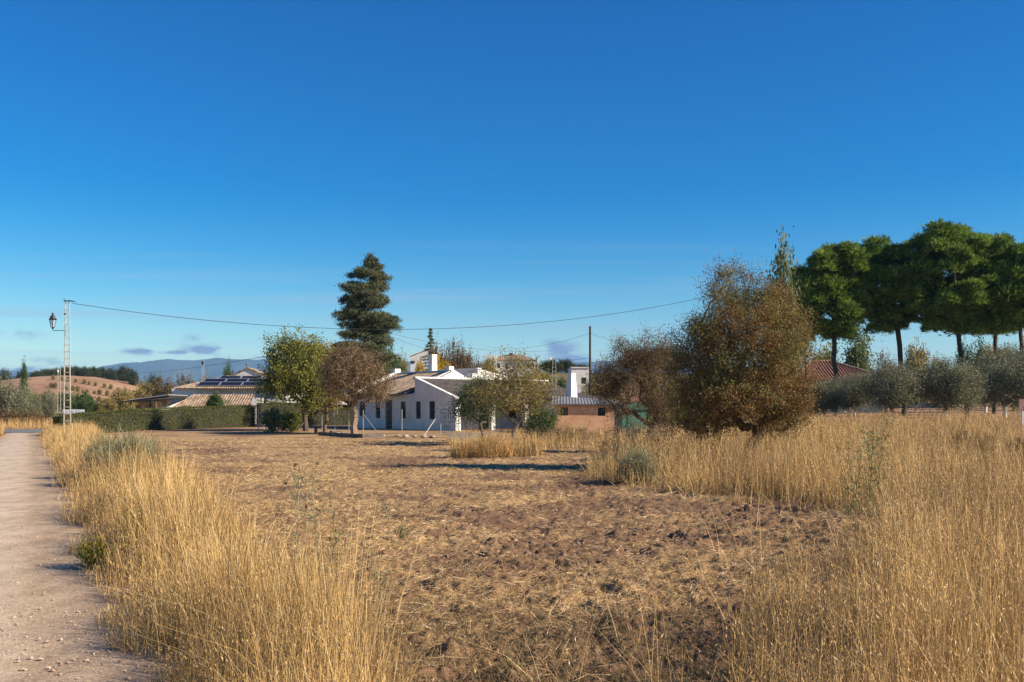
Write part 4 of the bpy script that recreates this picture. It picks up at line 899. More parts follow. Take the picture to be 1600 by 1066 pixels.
b = MB(); tileroof(b, (.35, .21, 2.02), (.35, 11.5, 2.02), (-4.42, 11.5, 3.42), (-4.42, .21, 3.42)); b.build('roof', M['tile_grey'], FH)
b = MB(); tileroof(b, (-6.35, 10.5, 3.3), (-12.5, 10.5, 3.3), (-12.5, 6.6, 4.0), (-6.35, 6.6, 4.0)); b.build('roof', M['tile_grey'], FH)
for c, w, lo, hi in wins:
    if lo > 0: window(FH, c, w, lo, hi, 0)
d = MB().box(-8.22, -7.36, .10, .15, 0, 2.06).build('door', M['brown_wood'], FH); MB().box(-7.5, -7.46, .06, .10, .95, 1.1).build('handle', M['black'], d)
for c, w, lo, hi in yw:
    if lo > 0: window(FH, c, w, lo, hi, -2.5, axis='y')
MB().box(-2.65, -2.60, 3.76, 4.64, 0, 1.98).build('door', M['brown_wood'], FH)
def chimney(cx, cy, z0, z1, w0, w1, parent):
    b = MB(); b.hexa([(cx-w0, cy-w0, z0), (cx+w0, cy-w0, z0), (cx+w0, cy+w0, z0), (cx-w0, cy+w0, z0), (cx-w1, cy-w1, z1), (cx+w1, cy-w1, z1), (cx+w1, cy+w1, z1), (cx-w1, cy+w1, z1)])
    b.box(cx-w1-.03, cx+w1+.03, cy-w1-.03, cy+w1+.03, z1, z1+.08); return b.build('chimney', M['white'], parent)
chimney(-8.4, 4.1, 3.5, 5.25, .25, .21, FH)
# second chimney wing, behind the brick shed
FW = (66.5, (893-800)/F*66.5)
lx = (FW[1]-A0.x)*.633+(FW[0]-A0.y)*(-.774); ly = (FW[1]-A0.x)*.774+(FW[0]-A0.y)*.633
chimney(lx, ly, 1.6, 3.75, .32, .19, FH)
b = MB(); b.box(lx-3.2, lx+1.2, ly-1.2, ly+3.2, -.3, 1.9); b.build('wall', M['white'], FH)
b = MB(); tileroof(b, (lx+1.35, ly-1.4, 1.9), (lx+1.35, ly+3.3, 1.9), (lx-3.3, ly+3.3, 2.6), (lx-3.3, ly-1.4, 2.6)); b.build('roof', M['tile_grey'], FH)
# antenna
b = MB(); b.tube((-6.6, 6.4, 4.3), (-6.6, 6.4, 5.4), .015, n=5); b.tube((-6.9, 6.4, 4.36), (-6.6, 6.4, 5.0), .01, n=4); b.tube((-6.3, 6.4, 4.36), (-6.6, 6.4, 5.0), .01, n=4); b.build('antenna', M['frame'], FH)
# --- brick shed
BS = thing('brick_shed', 'small pinkish brick shed with grey corrugated roof behind the dry weeds', 'shed', G(866, 58, .02), R(-3))
w_ = 100/F*58; bw = [(.95/1.0*.36+.05, .42, .95, 1.42), (.75*w_, .42, .95, 1.40)]
bw = [(.58, .44, 1.02, 1.50), (2.75, .44, 1.0, 1.48)]
b = MB(); openwall(b, 0, w_, 1.62, bw); b.box(0, .25, .3, 4, -.3, 1.62); b.box(w_-.25, w_, .3, 4, -.3, 1.62); b.box(.25, w_-.25, 3.75, 4, -.3, 1.9); b.prism([(0, .3, 1.62), (0, 4, 1.62), (0, 4, 2.1)], (.25, 0, 0)); b.prism([(w_-.25, .3, 1.62), (w_-.25, 4, 1.62), (w_-.25, 4, 1.85)], (.25, 0, 0)); b.build('wall', M['brick'], BS)
b = MB(); tileroof(b, (-.15, -.22, 1.68), (w_+.12, -.22, 1.64), (w_+.12, 4.1, 1.92), (-.15, 4.1, 2.2), .18, .03, .05); b.build('roof', M['corr'], BS)
b = MB()
for i in range(22): b.box(.02+i*.17, .10+i*.17, -.09, -.005, 1.5, 1.57)
b.build('cornice', M['brick'], BS)
for c, w, lo, hi in bw: window(BS, c, w, lo, hi, 0, col='dark')
# --- green shed
GS = thing('green_shed', 'faded green metal shed half hidden by the bare almond branches', 'shed', G(972, 50), R(8))
b = MB(); b.box(0, 1.25, 0, 1.6, -.1, 1.55); b.build('wall', M['green_m'], GS)
b = MB(); b.prism([(-.1, -.1, 1.56), (1.35, -.1, 1.56), (1.35, -.1, 1.62), (.62, -.1, 1.95), (-.1, -.1, 1.62)], (0, 1.8, 0)); b.build('roof', M['green_m'], GS)
b = MB(); b.box(.3, .9, -.03, -.003, 0, 1.4); b.build('door', M['green_m'], GS)
# --- solar house
D_ = 92; s = D_/F; SH = thing('solar_house', 'white house with hipped tiled roof carrying solar panels behind the long hedge', 'house', G(360, D_))
gz0 = G(360, D_).z
def sx(px): return (px-360)*s
def szz(py): return Z(py, D_)-gz0
ez = szz(607); xl_, xr_ = sx(282), sx(448)
ops = [(sx(268+60), .8, 1.2, 2.3), (sx(385), .8, 1.2, 2.3), (sx(410), .8, 1.2, 2.3)]
b = MB(); openwall(b, xl_, xr_, ez-.05, ops); b.box(xl_, xl_+.3, .3, 8, -.3, ez-.05); b.box(xr_-.3, xr_, .3, 8, -.3, ez-.05); b.box(xl_+.3, xr_-.3, 7.7, 8, -.3, ez-.05)
gt = ez+1.22; gl, gr = sx(349), sx(398); ga = szz(573)-.1
b.prism([(gl, 2.9, gt-.4), (gr, 2.9, gt-.4), (gr, 2.9, gt), ((gl+gr)/2, 2.9, ga), (gl, 2.9, gt)], (0, .2, 0)); b.build('wall', M['white'], SH)
b = MB(); o_ = .45
eLf, eRf, eRb, eLb = (xl_-o_, -o_, ez), (xr_+o_, -o_, ez), (xr_+o_, 8+o_, ez), (xl_-o_, 8+o_, ez)
tl, tr, tbl, tbr = (gl-.3, 2.8, gt), (gr+.3, 2.8, gt), (gl-.3, 5.4, gt), (gr+.3, 5.4, gt)
tileroof(b, eLf, eRf, tr, tl); tileroof(b, eRf, eRb, tbr, tr); tileroof(b, eRb, eLb, tbl, tbr); tileroof(b, eLb, eLf, tl, tbl)
ap = ((gl+gr)/2, 2.8, ga+.1); apb = ((gl+gr)/2, 5.6, ga+.1)
tileroof(b, (gl-.45, 5.6, gt-.08), (gl-.45, 2.8, gt-.08), ap, apb); tileroof(b, (gr+.45, 2.8, gt-.08), (gr+.45, 5.6, gt-.08), apb, ap)
for p, q in ((eLf, tl), (eRf, tr)): b.tube(p, q, .09, .09, 8)
b.build('roof', M['tile_old'], SH)
b = MB(); b.tube((ap[0], 2.6, ap[2]-.05), (ap[0], 2.6, ap[2]+.2), .03, n=6); b.lathe((ap[0], 2.6, ap[2]+.2), [(.0, 0), (.09, .06), (.11, .12), (.07, .2), (0, .24)], 8); b.build('finial', M['wood'], SH)
# solar panels on the front slope
e0 = np.array([0, -o_, ez]); sl = np.array([0, 2.8+o_, gt-ez]); Ls = np.linalg.norm(sl); sl /= Ls; nn = np.array([0, -sl[2], sl[1]])
def panel(x0, x1, t0, t1):
    p = [np.array([x, 0, 0])+e0+sl*t+nn*.14 for x, t in ((x0, t0), (x1, t0), (x1, t1), (x0, t1))]; b = MB(); b.hexa(p+[q+nn*.04 for q in p]); fr = b.build('solar_panel', M['frame'], SH)
    c = MB(); g_ = .05; p = [np.array([x, 0, 0])+e0+sl*t+nn*.183 for x, t in ((x0+g_, t0+g_), (x1-g_, t0+g_), (x1-g_, t1-g_), (x0+g_, t1-g_))]; c.add(p, np.array([[0, 1, 2, 3]])); c.build('cells', M['solar'], fr)
for i in range(3):
    panel(sx(309)+i*2.05, sx(309)+i*2.05+1.98, .30, 1.28); panel(sx(309)+i*2.05+.28, sx(309)+i*2.05+2.26, 1.32, 2.22)
for i in range(2): panel(sx(335)+i*1.98, sx(335)+i*1.98+1.9, 2.30, 3.05)
for c, w, lo, hi in ops: window(SH, c, w, lo, hi, 0)
# porch lean-to with buff tiles, rounded white flank and pergola
b = MB(); lz1 = szz(617); lz0 = szz(645); tileroof(b, (sx(280), -4.2, lz0), (sx(400), -4.2, lz0), (sx(402), -.9, lz1), (sx(307), -.9, lz1), .24, .06); b.build('roof', M['tile_buff'], SH)
b = MB(); b.box(sx(284), sx(398), -4.0, -3.8, -.3, lz0-.12); b.box(sx(396), sx(402), -4.0, -.8, -.3, lz0+.3); b.prism([(sx(250), -3.9, -.3), (sx(282), -3.9, -.3), (sx(303), -1.0, lz1-.15), (sx(296), -1.0, lz1-.25), (sx(250), -3.9, lz0-.1)], (0, .25, 0)); b.box(sx(265), sx(282), .6, 3, -.3, szz(607)); b.box(sx(402), sx(418), -1.8, -1.5, -.3, szz(622)); b.build('wall', M['white'], SH)
b = MB()
for px in (322, 345, 368, 392): b.box(sx(px)-.05, sx(px)+.05, -.85, -.75, 1.6, szz(609))
b.box(sx(318), sx(400), -.88, -.72, szz(609), szz(609)+.1); b.build('pergola', M['wood'], SH)
window(SH, sx(272), .65, 2.1, 2.7, .6, bars=False, col='dark')
# --- carport
CP = thing('carport', 'open carport with thin dark sloping roof left of the solar house', 'carport', G(245, 88))
s8 = 88/F; c0 = G(245, 88).z
b = MB(); x0, x1 = (208-245)*s8, (276-245)*s8; za, zb = Z(627, 88)-c0, Z(618, 88)-c0
b.hexa([(x0, -2, za-.05), (x1, -2, zb-.22), (x1, 3, zb-.22), (x0, 3, za-.05), (x0, -2, za), (x1, -2, zb), (x1, 3, zb), (x0, 3, za)]); b.build('roof', M['black'], CP)
b = MB(); b.hexa([(x0-.05, -2.1, za+.01), (x1, -2.1, zb+.01), (x1, 3, zb+.01), (x0-.05, 3, za+.01), (x0-.05, -2.1, za+.05), (x1, -2.1, zb+.05), (x1, 3, zb+.05), (x0-.05, 3, za+.05)]); b.build('roof_sheet', M['corr_w'], CP)
for px in (217, 255):
    x = (px-245)*s8
    for y in (-1.8, 2.7): MB().tube((x, y, -.2), (x, y, za), .09, n=8).build('post', M['wood'], CP)
# --- red roofed house
D_ = 84; g = G(1310, D_); s7 = D_/F; RH = thing('red_roof_house', 'low house with red tiled hip roof and green awning behind the olives', 'house', g)
def rx(px): return (px-1310)*s7
e_ = Z(596, D_)-g.z; tp = Z(561, D_)-g.z
b = MB(); b.box(rx(1250), rx(1390), .6, 7, -.3, e_-.1); b.build('wall', M['white'], RH)
b = MB(); L_, R_ = rx(1236), rx(1402); tl, tr = (rx(1290), 3.8, tp), (rx(1318), 3.8, tp)
tileroof(b, (L_, -.2, e_), (R_, -.2, e_), tr, tl, .26, .06); tileroof(b, (R_, -.2, e_), (R_, 7.6, e_), tr, tr, .26, .06); tileroof(b, (L_, 7.6, e_), (L_, -.2, e_), tl, tl, .26, .06); tileroof(b, (R_, 7.6, e_), (L_, 7.6, e_), tl, tr, .26, .06); b.build('roof', M['tile_red'], RH)
b = MB(); b.tube((L_, -.2, e_+.05), (tl[0], tl[1], tl[2]+.05), .10, .10, 8); b.tube((R_, -.2, e_+.05), (tr[0], tr[1], tr[2]+.05), .10, .10, 8); b.tube(tl, tr, .11, .11, 8); b.build('ridge_tiles', M['tile_buff'], RH)
b = MB(); b.box(L_, R_, -.24, -.18, e_-.16, e_-.03); b.build('gutter', M['corr_w'], RH)
b = MB(); b.hexa([(rx(1252), -.9, e_-.62), (rx(1390), -.9, e_-.62), (rx(1390), .58, e_-.2), (rx(1252), .58, e_-.2), (rx(1252), -.9, e_-.58), (rx(1390), -.9, e_-.58), (rx(1390), .58, e_-.16), (rx(1252), .58, e_-.16)]); b.box(rx(1252), rx(1390), -.93, -.905, e_-.78, e_-.56); b.build('awning', M['green_c'], RH)
b = MB(); b.box(rx(1265), rx(1274), 3.0, 3.5, tp-1.2, tp+.18); b.prism([(rx(1264), 2.95, tp+.18), (rx(1275), 2.95, tp+.18), (rx(1269.5), 2.95, tp+.5)], (0, .6, 0)); b.build('chimney', M['white'], RH)
window(RH, rx(1290), 1.2, .8, 1.7, .6-.15, bars=False); window(RH, rx(1350), 1.2, .8, 1.7, .6-.15, bars=False)
# --- white house behind the conifer
D_ = 128; g = G(655, D_); q = D_/F; WH = thing('white_gable_house', 'white house with sloping gable wall behind the conifer and yellow bushes', 'house', g, R(0))
def zz(py): return Z(py, D_)-g.z
b = MB(); b.prism([((641-655)*q, 0, -1), ((690-655)*q, 0, -1), ((690-655)*q, 0, zz(560)), ((676-655)*q, 0, zz(543)), ((641-655)*q, 0, zz(557))], (0, 6, 0)); b.build('wall', M['white'], WH)
b = MB(); b.hexa([((640-655)*q, -.2, zz(557)), ((676-655)*q, -.2, zz(543)), ((676-655)*q, 6.2, zz(543)), ((640-655)*q, 6.2, zz(557)), ((640-655)*q, -.2, zz(555.5)), ((676-655)*q, -.2, zz(541.5)), ((676-655)*q, 6.2, zz(541.5)), ((640-655)*q, 6.2, zz(555.5))]); b.hexa([((676-655)*q, -.2, zz(543)), ((692-655)*q, -.2, zz(560)), ((692-655)*q, 6.2, zz(560)), ((676-655)*q, 6.2, zz(543)), ((676-655)*q, -.2, zz(541.5)), ((692-655)*q, -.2, zz(558.5)), ((692-655)*q, 6.2, zz(558.5)), ((676-655)*q, 6.2, zz(541.5))]); b.build('roof', M['white'], WH)
window(WH, (645-655)*q, .5, zz(568), zz(564), -.13, bars=False)
# --- far villa
D_ = 142; g = G(805, D_); q = D_/F; VI = thing('white_villa', 'far white villa with tiled roof partly hidden by the small bushy tree', 'house', g)
def zz(py): return Z(py, D_)-g.z
def vx(px): return (px-805)*q
vops = [(vx(p), .6, zz(576), zz(568)) for p in (778, 792, 812, 824, 831)]
b = MB(); openwall(b, vx(762), vx(835), zz(563), vops); b.box(vx(762), vx(762)+.3, .3, 7, -1, zz(563)); b.box(vx(835)-.3, vx(835), .3, 7, -1, zz(563)); b.box(vx(766), vx(776), -1.5, 0, -1, zz(556)); b.build('wall', M['white'], VI)
b = MB(); a_, b_ = (vx(786), 3.2, zz(553.5)), (vx(815), 3.2, zz(553.5)); l_, r_ = vx(760), vx(837)
tileroof(b, (l_, -.4, zz(563)), (r_, -.4, zz(563)), b_, a_, .3, .06); tileroof(b, (r_, -.4, zz(563)), (r_, 7.4, zz(563)), b_, b_, .3, .06); tileroof(b, (l_, 7.4, zz(563)), (l_, -.4, zz(563)), a_, a_, .3, .06); tileroof(b, (r_, 7.4, zz(563)), (l_, 7.4, zz(563)), a_, b_, .3, .06); b.build('roof', M['tile_buff'], VI)
for px, yt in ((761, 552), (798, 550)): MB().box(vx(px)-.3, vx(px)+.3, 2.5, 3.1, zz(562), zz(yt)).build('chimney', M['white'] if px == 761 else M['wood'], VI)
for c, w, lo, hi in vops: window(VI, c, w, lo, hi, 0, bars=False, col='dark')
# --- white flat roofed house
D_ = 100; g = G(905, D_); q = D_/F; FB = thing('white_flat_house', 'white flat roofed block right behind the second white chimney', 'house', g)
def zz(py): return Z(py, D_)-g.z
b = MB(); openwall(b, (893-905)*q, (921-905)*q, zz(575), [((912-905)*q, .5, zz(600), zz(590))]); b.box((893-905)*q, (893-905)*q+.3, .3, 6, -1, zz(575)); b.box((921-905)*q-.3, (921-905)*q, .3, 6, -1, zz(575)); b.box((893-905)*q+.3, (921-905)*q-.3, 5.7, 6, -1, zz(575)); b.build('wall', M['white'], FB)
b = MB(); b.box((892-905)*q, (922-905)*q, -.1, 6.1, zz(575), zz(573.5)); b.build('roof', M['white'], FB)
window(FB, (912-905)*q, .5, zz(600), zz(590), 0, bars=False, col='dark')
# low white wall at the back of the orchard
g1 = G(1425, 100); g2 = G(1502, 104); n_ = 8; b = MB()
for i in range(n_):
    t0, t1 = i/n_, (i+1)/n_; p = g1.lerp(g2, t0); q_ = g1.lerp(g2, t1); hz = float(H((p.x+q_.x)/2, (p.y+q_.y)/2)); b.box(p.x, q_.x, p.y, p.y+.25, hz-.3, hz+.42)
tag(b.build('low_wall', M['white']), 'low white boundary wall behind the red soil of the orchard', 'wall')
# ------------------------------------------------------------------ lattice pole with lantern
def lattice(name, label, px, D, ytop, wb, wt, rungs, th, lantern=True, cat='street lamp', side=-1, ylamp=None):
    g = G(px, D); root = thing(name, label, cat, g); top = Z(ytop, D)-g.z
    for sgn in (-1, 1):
        b = MB(); b.hexa([(sgn*wb-th, -th, -.2), (sgn*wb+th, -th, -.2), (sgn*wb+th, th, -.2), (sgn*wb-th, th, -.2), (sgn*wt-th, -th, top), (sgn*wt+th, -th, top), (sgn*wt+th, th, top), (sgn*wt-th, th, top)]); b.build('upright', M['metal'], root)
    for i in range(rungs):
        z = .25+(top-.35)*i/(rungs-1); w = wb+(wt-wb)*z/top; MB().box(-w+th, w-th, -th*.8, th*.8, z-th*.8, z+th*.8).build('rung', M['metal'], root)
    if lantern:
        zl = (Z(ylamp, D)-g.z); k = .62 if D < 60 else 1
        a = side*1.23*k/.62*.62
        b = MB(); xa = side*wt*1.1; xe = side*(22/F*D); b.tube((xa, 0, zl), (xe, 0, zl), .018, n=6); b.tube((xe, 0, zl), (xe-side*.0+side*.03, 0, zl+.09), .016, n=6); b.tube((xa, 0, zl-.3), (xa, 0, zl+.8), .022, n=6); b.lathe((xa, 0, zl+.8), [(0, 0), (.05, .02), (.05, .1), (0, .13)], 8); b.build('bracket', M['black'], root)
        c = (xe+side*.02, 0, zl+.08); b = MB(); b.lathe(c, [(0, 0), (.05, 0), (.06, .05), (.10, .07), (.10, .09), (.0, .09)], 6)
        for j in range(6):
            aa = j*math.pi/3; b.tube((c[0]+.10*math.cos(aa), .10*math.sin(aa), c[2]+.09), (c[0]+.18*math.cos(aa), .18*math.sin(aa), c[2]+.48), .012, n=4)
        b.lathe(c, [(.21, .48), (.22, .50), (.17, .56), (.14, .66), (.06, .72), (.05, .78), (.07, .80), (.0, .86)], 6); b.lathe(c, [(0, .47), (.21, .475)], 6); la = b.build('lantern', M['black'], root)
        MB().lathe(c, [(.09, .10), (.165, .47)], 6).build('glass', M['lglass'], la); MB().lathe(c, [(0, .28), (.05, .3), (.055, .38), (.03, .46), (0, .47)], 8).build('bulb', M['sign'], la)
    return root, top
lp, ltop = lattice('lattice_lamp_post', 'tall pale lattice post with black lantern beside the gravel track', 105, 52, 471, .185, .105, 20, .022, True, ylamp=516.5)
MB().box(-.14, .20, -.05, .05, ltop, ltop+.05).build('crossbar', M['black'], lp)
b = MB(); b.tube((.2, 0, ltop+.02), (.42, 0, ltop-.02), .035, .02, 8); b.build('insulator', M['blue_iron'], lp); MB().tube((-.16, 0, ltop), (-.17, 0, ltop+.16), .015, n=5).build('spike', M['black'], lp)
lp2, t2 = lattice('lattice_post', 'thinner lattice post further away, left of the lantern post', 92.5, 98, 576, .17, .11, 14, .02, False, 'utility pole')
MB().lathe((-.12, 0, t2-.4), [(0, 0), (.09, .05), (.10, .16), (0, .25)], 8).build('lamp_head', M['sign'], lp2)
lp3, t3 = lattice('lattice_post', 'lattice post with small white lamp right of the far villa', 866, 96, 553, .30, .12, 14, .02, False, 'utility pole'); MB().tube((-.1, 0, t3-.5), (-.35, 0, t3-.35), .015, n=5).build('lamp_arm', M['metal'], lp3); MB().lathe((-.38, 0, t3-.6), [(0, 0), (.10, .05), (.11, .16), (0, .25)], 8).build('lamp_head', M['sign'], lp3)
lp4, t4 = lattice('lattice_post', 'grey lattice post behind the solar house roof', 317, 112, 561, .12, .10, 10, .02, False, 'utility pole'); MB().lathe((0, -.1, t4-.7), [(0, 0), (.12, .06), (.16, .34), (.05, .5), (0, .52)], 8).build('lamp_head', M['black'], lp4)
def pole(label, px, D, yt, r, mat, name='utility_pole', cat='utility pole'):
    g = G(px, D); return tag(MB().tube((0, 0, -.3), (0, 0, Z(yt, D)-g.z), r*1.25, r, 10).build(name, mat), label, cat), g
o, g = pole('dark wooden utility pole behind the half bare almond tree', 922, 80, 510, .085, M['tar']); o.location = g
o, g = pole('thin grey metal post at the right side of the large almond tree', 1233, 29, 588, .022, M['galv'], 'metal_post', 'post'); o.location = g
o, g = pole('short distant pole at the right of the far villa', 838, 150, 558, .10, M['tar']); o.location = g
# overhead cables
def cable(label, pts, r, n=40, sag=0):
    p0, p1 = np.array(pts[0], float), np.array(pts[1], float); t = np.linspace(0, 1, n+1); Pn = p0[None]*(1-t[:, None])+p1[None]*t[:, None]; Pn[:, 2] -= sag*4*t*(1-t)
    tag(MB().tubes(Pn[:-1], Pn[1:], np.full(n, r), np.full(n, r), 5).build('overhead_cable', M['cable']), label, 'cable')
a = P(113, 474, 52); e = P(1130, 458, 66)
cable('long sagging cable from the lantern post across the sky to the large almond tree', [a, e], .014, 60, 1.85)
cable('thin cable from the cedar down to the far villa', [P(610, 521, 78), P(860, 548, 96)], .011, 30, .55)
cable('second lower cable from the cedar towards the conifer', [P(610, 526, 78), P(690, 550, 104)], .011, 20, .15)
cable('cable from the far lattice post to the wooden utility pole, lower one', [P(866, 560, 96), P(922, 558, 80)], .011, 20, .2)
cable('faint cable rising from the villa to the top of the wooden utility pole', [P(760, 541, 140), P(922, 521, 80)], .010, 30, .7)
cable('cable rising from the hill over the solar house to the yellow green tree', [P(195, 584, 118), P(425, 555, 64)], .012, 30, .25)
cable('cable under the pine crowns, right side of the photo', [P(1345, 548, 100), P(1600, 552, 104)], .012, 30, .6)
cable('short cable from the wooden utility pole to the right', [P(922, 521, 80), P(1080, 545, 90)], .010, 30, .5)
# street sign
g = G(117, 63); SG = thing('street_sign', 'long white name sign with faint grey letters above the hedge corner', 'sign', g); qq = 63/F; z0 = Z(647.4, 63)-g.z; z1 = Z(640, 63)-g.z
MB().box(-19*qq, 14.5*qq, -.02, .02, z0, z1).build('panel', M['sign'], SG); b = MB()
for px in (103, 128): b.tube(((px-117)*qq, .045, -.2), ((px-117)*qq, .045, z1-.02), .022, n=6)
b.build('posts', M['galv'], SG)
b = MB(); hL = z1-z0
def st(x0, za, x1, zb): b.hexa([((x0-117)*qq-.009, -.026, z0+za*hL), ((x0-117)*qq+.009, -.026, z0+za*hL), ((x0-117)*qq+.009, -.0215, z0+za*hL), ((x0-117)*qq-.009, -.0215, z0+za*hL), ((x1-117)*qq-.009, -.026, z0+zb*hL), ((x1-117)*qq+.009, -.026, z0+zb*hL), ((x1-117)*qq+.009, -.0215, z0+zb*hL), ((x1-117)*qq-.009, -.0215, z0+zb*hL)])
for q_ in [(99, .2, 100.3, .8), (100.3, .8, 101.6, .2), (102.3, .8, 103.5, .2), (103.5, .2, 104.8, .8), (105.5, .8, 107, .8), (107, .8, 105.5, .2), (105.5, .2, 107, .22), (109.5, .2, 109.5, .85), (112, .8, 113.6, .5), (113.6, .5, 112, .2), (112, .2, 112, .8), (114.8, .2, 116.2, .2), (116.2, .2, 114.8, .6), (114.8, .8, 116.2, .8), (119.8, .15, 119.8, .85), (122.4, .15, 122.4, .85), (124.4, .15, 126, .8), (122.4, .8, 125, .82)]: st(*q_)
b.build('lettering', M['signgrey'], SG)
# ------------------------------------------------------------------ wire fence, gate, garden things
FN = thing('wire_fence', 'wire fence on thin grey posts with slanting braces in front of the farmhouse', 'fence', G(560, 60))
g0 = G(560, 60); posts = [(404, 64, 640), (418, 63, 638), (503, 60.5, 650), (523, 59.5, 641), (545, 59, 641), (567.5, 57.5, 641), (628, 57.5, 640), (688.5, 55, 662)]
tops = []
for px, D_, yt in posts:
    g = G(px, D_)-g0; zt = Z(yt, D_)-g0.z; MB().tube((g.x, g.y, g.z-.1), (g.x, g.y, zt), .024, n=7).build('post', M['galv'], FN); tops.append((g.x, g.y, zt, g.z))
def brace(pxa, ya, Da, pxb, Db): MB().tube(tuple(P(pxa, ya, Da)-g0), tuple(G(pxb, Db)-g0), .021, n=6).build('brace', M['galv'], FN)
brace(569, 649, 57.5, 593, 56.5); brace(680, 655, 55.5, 662, 54.5); brace(406, 645, 64, 414, 62)
b = MB()
for i in range(len(tops)-1):
    p, q_ = tops[i], tops[i+1]
    for k in range(5):
        fr = .15+.2*k; hgt = min(p[2]-p[3], q_[2]-q_[3]); b.tube((p[0], p[1], p[3]+hgt*fr+.05), (q_[0], q_[1], q_[3]+hgt*fr+.05), .0018, n=3)
b.build('wire', M['galv'], FN)
gt_ = thing('iron_gate', 'dark blue iron lattice gate at the right corner of the farmhouse', 'gate', G(689, 55.5)); b = MB(); q = 55.5/F; gb = Z(681, 55.5)-gt_.location.z; gtop = Z(639, 55.5)-gt_.location.z
gb = max(gb, .02)
for i in range(9): b.tube((i*3*q, 0, gb), (i*3*q, 0, gtop), .012, n=5)
b.build('vertical_bars', M['blue_iron'], gt_); b = MB()
for i in range(7): z = gb+(gtop-gb)*i/6; b.box(0, 24*q, -.008, .008, z-.01, z+.01)
b.build('rails', M['blue_iron'], gt_)
a_ = G(497, 57); b_ = G(567, 53.5); b = MB(); dd = np.array([b_.x-a_.x, b_.y-a_.y]); dd /= np.linalg.norm(dd); nn_ = np.array([-dd[1], dd[0]])*.12
for i in range(4):
    t0, t1 = i/4+.004, (i+1)/4-.004; p = a_.lerp(b_, t0); r_ = a_.lerp(b_, t1)
    b.hexa([(p.x, p.y, p.z-.1), (r_.x, r_.y, r_.z-.1), (r_.x+nn_[0], r_.y+nn_[1], r_.z-.1), (p.x+nn_[0], p.y+nn_[1], p.z-.1), (p.x, p.y, p.z+.2), (r_.x, r_.y, r_.z+.2), (r_.x+nn_[0], r_.y+nn_[1], r_.z+.2), (p.x+nn_[0], p.y+nn_[1], p.z+.2)])
tag(b.build('timber_edging', M['wood']), 'row of dark old timbers edging the garden below the thick almond', 'edging')
b = MB(); a_ = G(568, 54.5); b_ = G(600, 54.5); b.box(a_.x, b_.x, 54.5, 54.8, a_.z-.1, a_.z+.16); tag(b.build('concrete_kerb', M['concrete']), 'pale concrete kerb right of the old timbers', 'kerb')
a_ = G(700, 50); b_ = G(768, 50); b = MB(); b.box(a_.x, b_.x, 50, 50.25, -.1, .42); tag(b.build('low_concrete_wall', M['concrete']), 'low pale concrete wall behind the upright grass clump', 'wall')
rng = np.random.default_rng(131)
stones = [(517, 58.5, .26, 'flat pale stone left of the thick almond trunk'), (527, 58.2, .32, 'largest flat pale stone left of the thick almond trunk'), (537, 58, .22, 'pale stone touching the thick almond trunk'), (509, 59, .14, 'small pale stone beside the garden table'),
          (622, 54, .20, 'stone below the middle fence post'), (634, 53.5, .26, 'large rough stone right of the middle fence post'), (648, 53.5, .20, 'stone in the rough row before the farmhouse wall'), (662, 53, .22, 'stone at the foot of the right hand fence brace'), (676, 53, .24, 'pale stone near the short fence post')]
for px, D_, r_, lb in stones:
    V, Fc = lumps(rng, np.zeros((1, 3)), np.array([r_]), .45, .12); o = MB().add(V, Fc).build('stone', M['stone'], smooth=False); m_ = o.modifiers.new('s', 'SUBSURF'); m_.levels = 1; m_.render_levels = 1; o.location = G(px, D_, .05); tag(o, lb, 'stone', 'stones around the garden edge')
g = G(500, 60); TB = thing('garden_table', 'small dark garden table on the ground near the paler hedge', 'table', g); MB().box(-.35, .35, -.25, .25, .42, .47).build('table_top', M['stone'], TB)
for x in (-.25, .25): MB().box(x-.06, x+.06, -.2, .2, -.05, .42).build('leg', M['wood'], TB)
g = G(527, 70); PS = thing('garden_parasol', 'white square parasol open in the garden behind the almond trunk', 'parasol', g); zt = Z(624, 70)-g.z; ze = Z(632, 70)-g.z
b = MB(); r_ = .68; b.add([(0, 0, zt), (-r_, -r_, ze), (r_, -r_, ze), (r_, r_, ze), (-r_, r_, ze), (0, 0, zt-.03), (-r_, -r_, ze-.03), (r_, -r_, ze-.03), (r_, r_, ze-.03), (-r_, r_, ze-.03)], np.array([[0, 1, 2], [0, 2, 3], [0, 3, 4], [0, 4, 1], [5, 7, 6], [5, 8, 7], [5, 9, 8], [5, 6, 9]])); b.build('canopy', M['white'], PS); MB().tube((0, 0, 0), (0, 0, zt-.05), .025, n=8).build('pole', M['frame'], PS)
# cactus-like bush in front of the lean-to
tree('round_bush', 'round dark green bush in front of the buff tiled lean-to', 'bush', G(336, 85), [(0, 0, 1.9, .62, .5, .75)], 141, 40, 170, .16, (.16, .05), M['l_green'], M['greybark'], .05, hollow=.4, up=.5)
# sign post at the right edge
g = G(1597, 44); SP = thing('rusty_board', 'rusty board on a white post at the right edge of the oats', 'sign', g); MB().tube((0, 0, -.1), (0, 0, Z(643, 44)-g.z), .05, n=8).build('post', M['limed'], SP); z0 = Z(643, 44)-g.z; z1 = Z(624, 44)-g.z; MB().box(-.14, .7, -.02, .02, z0, z1).build('board', M['rust'], SP)
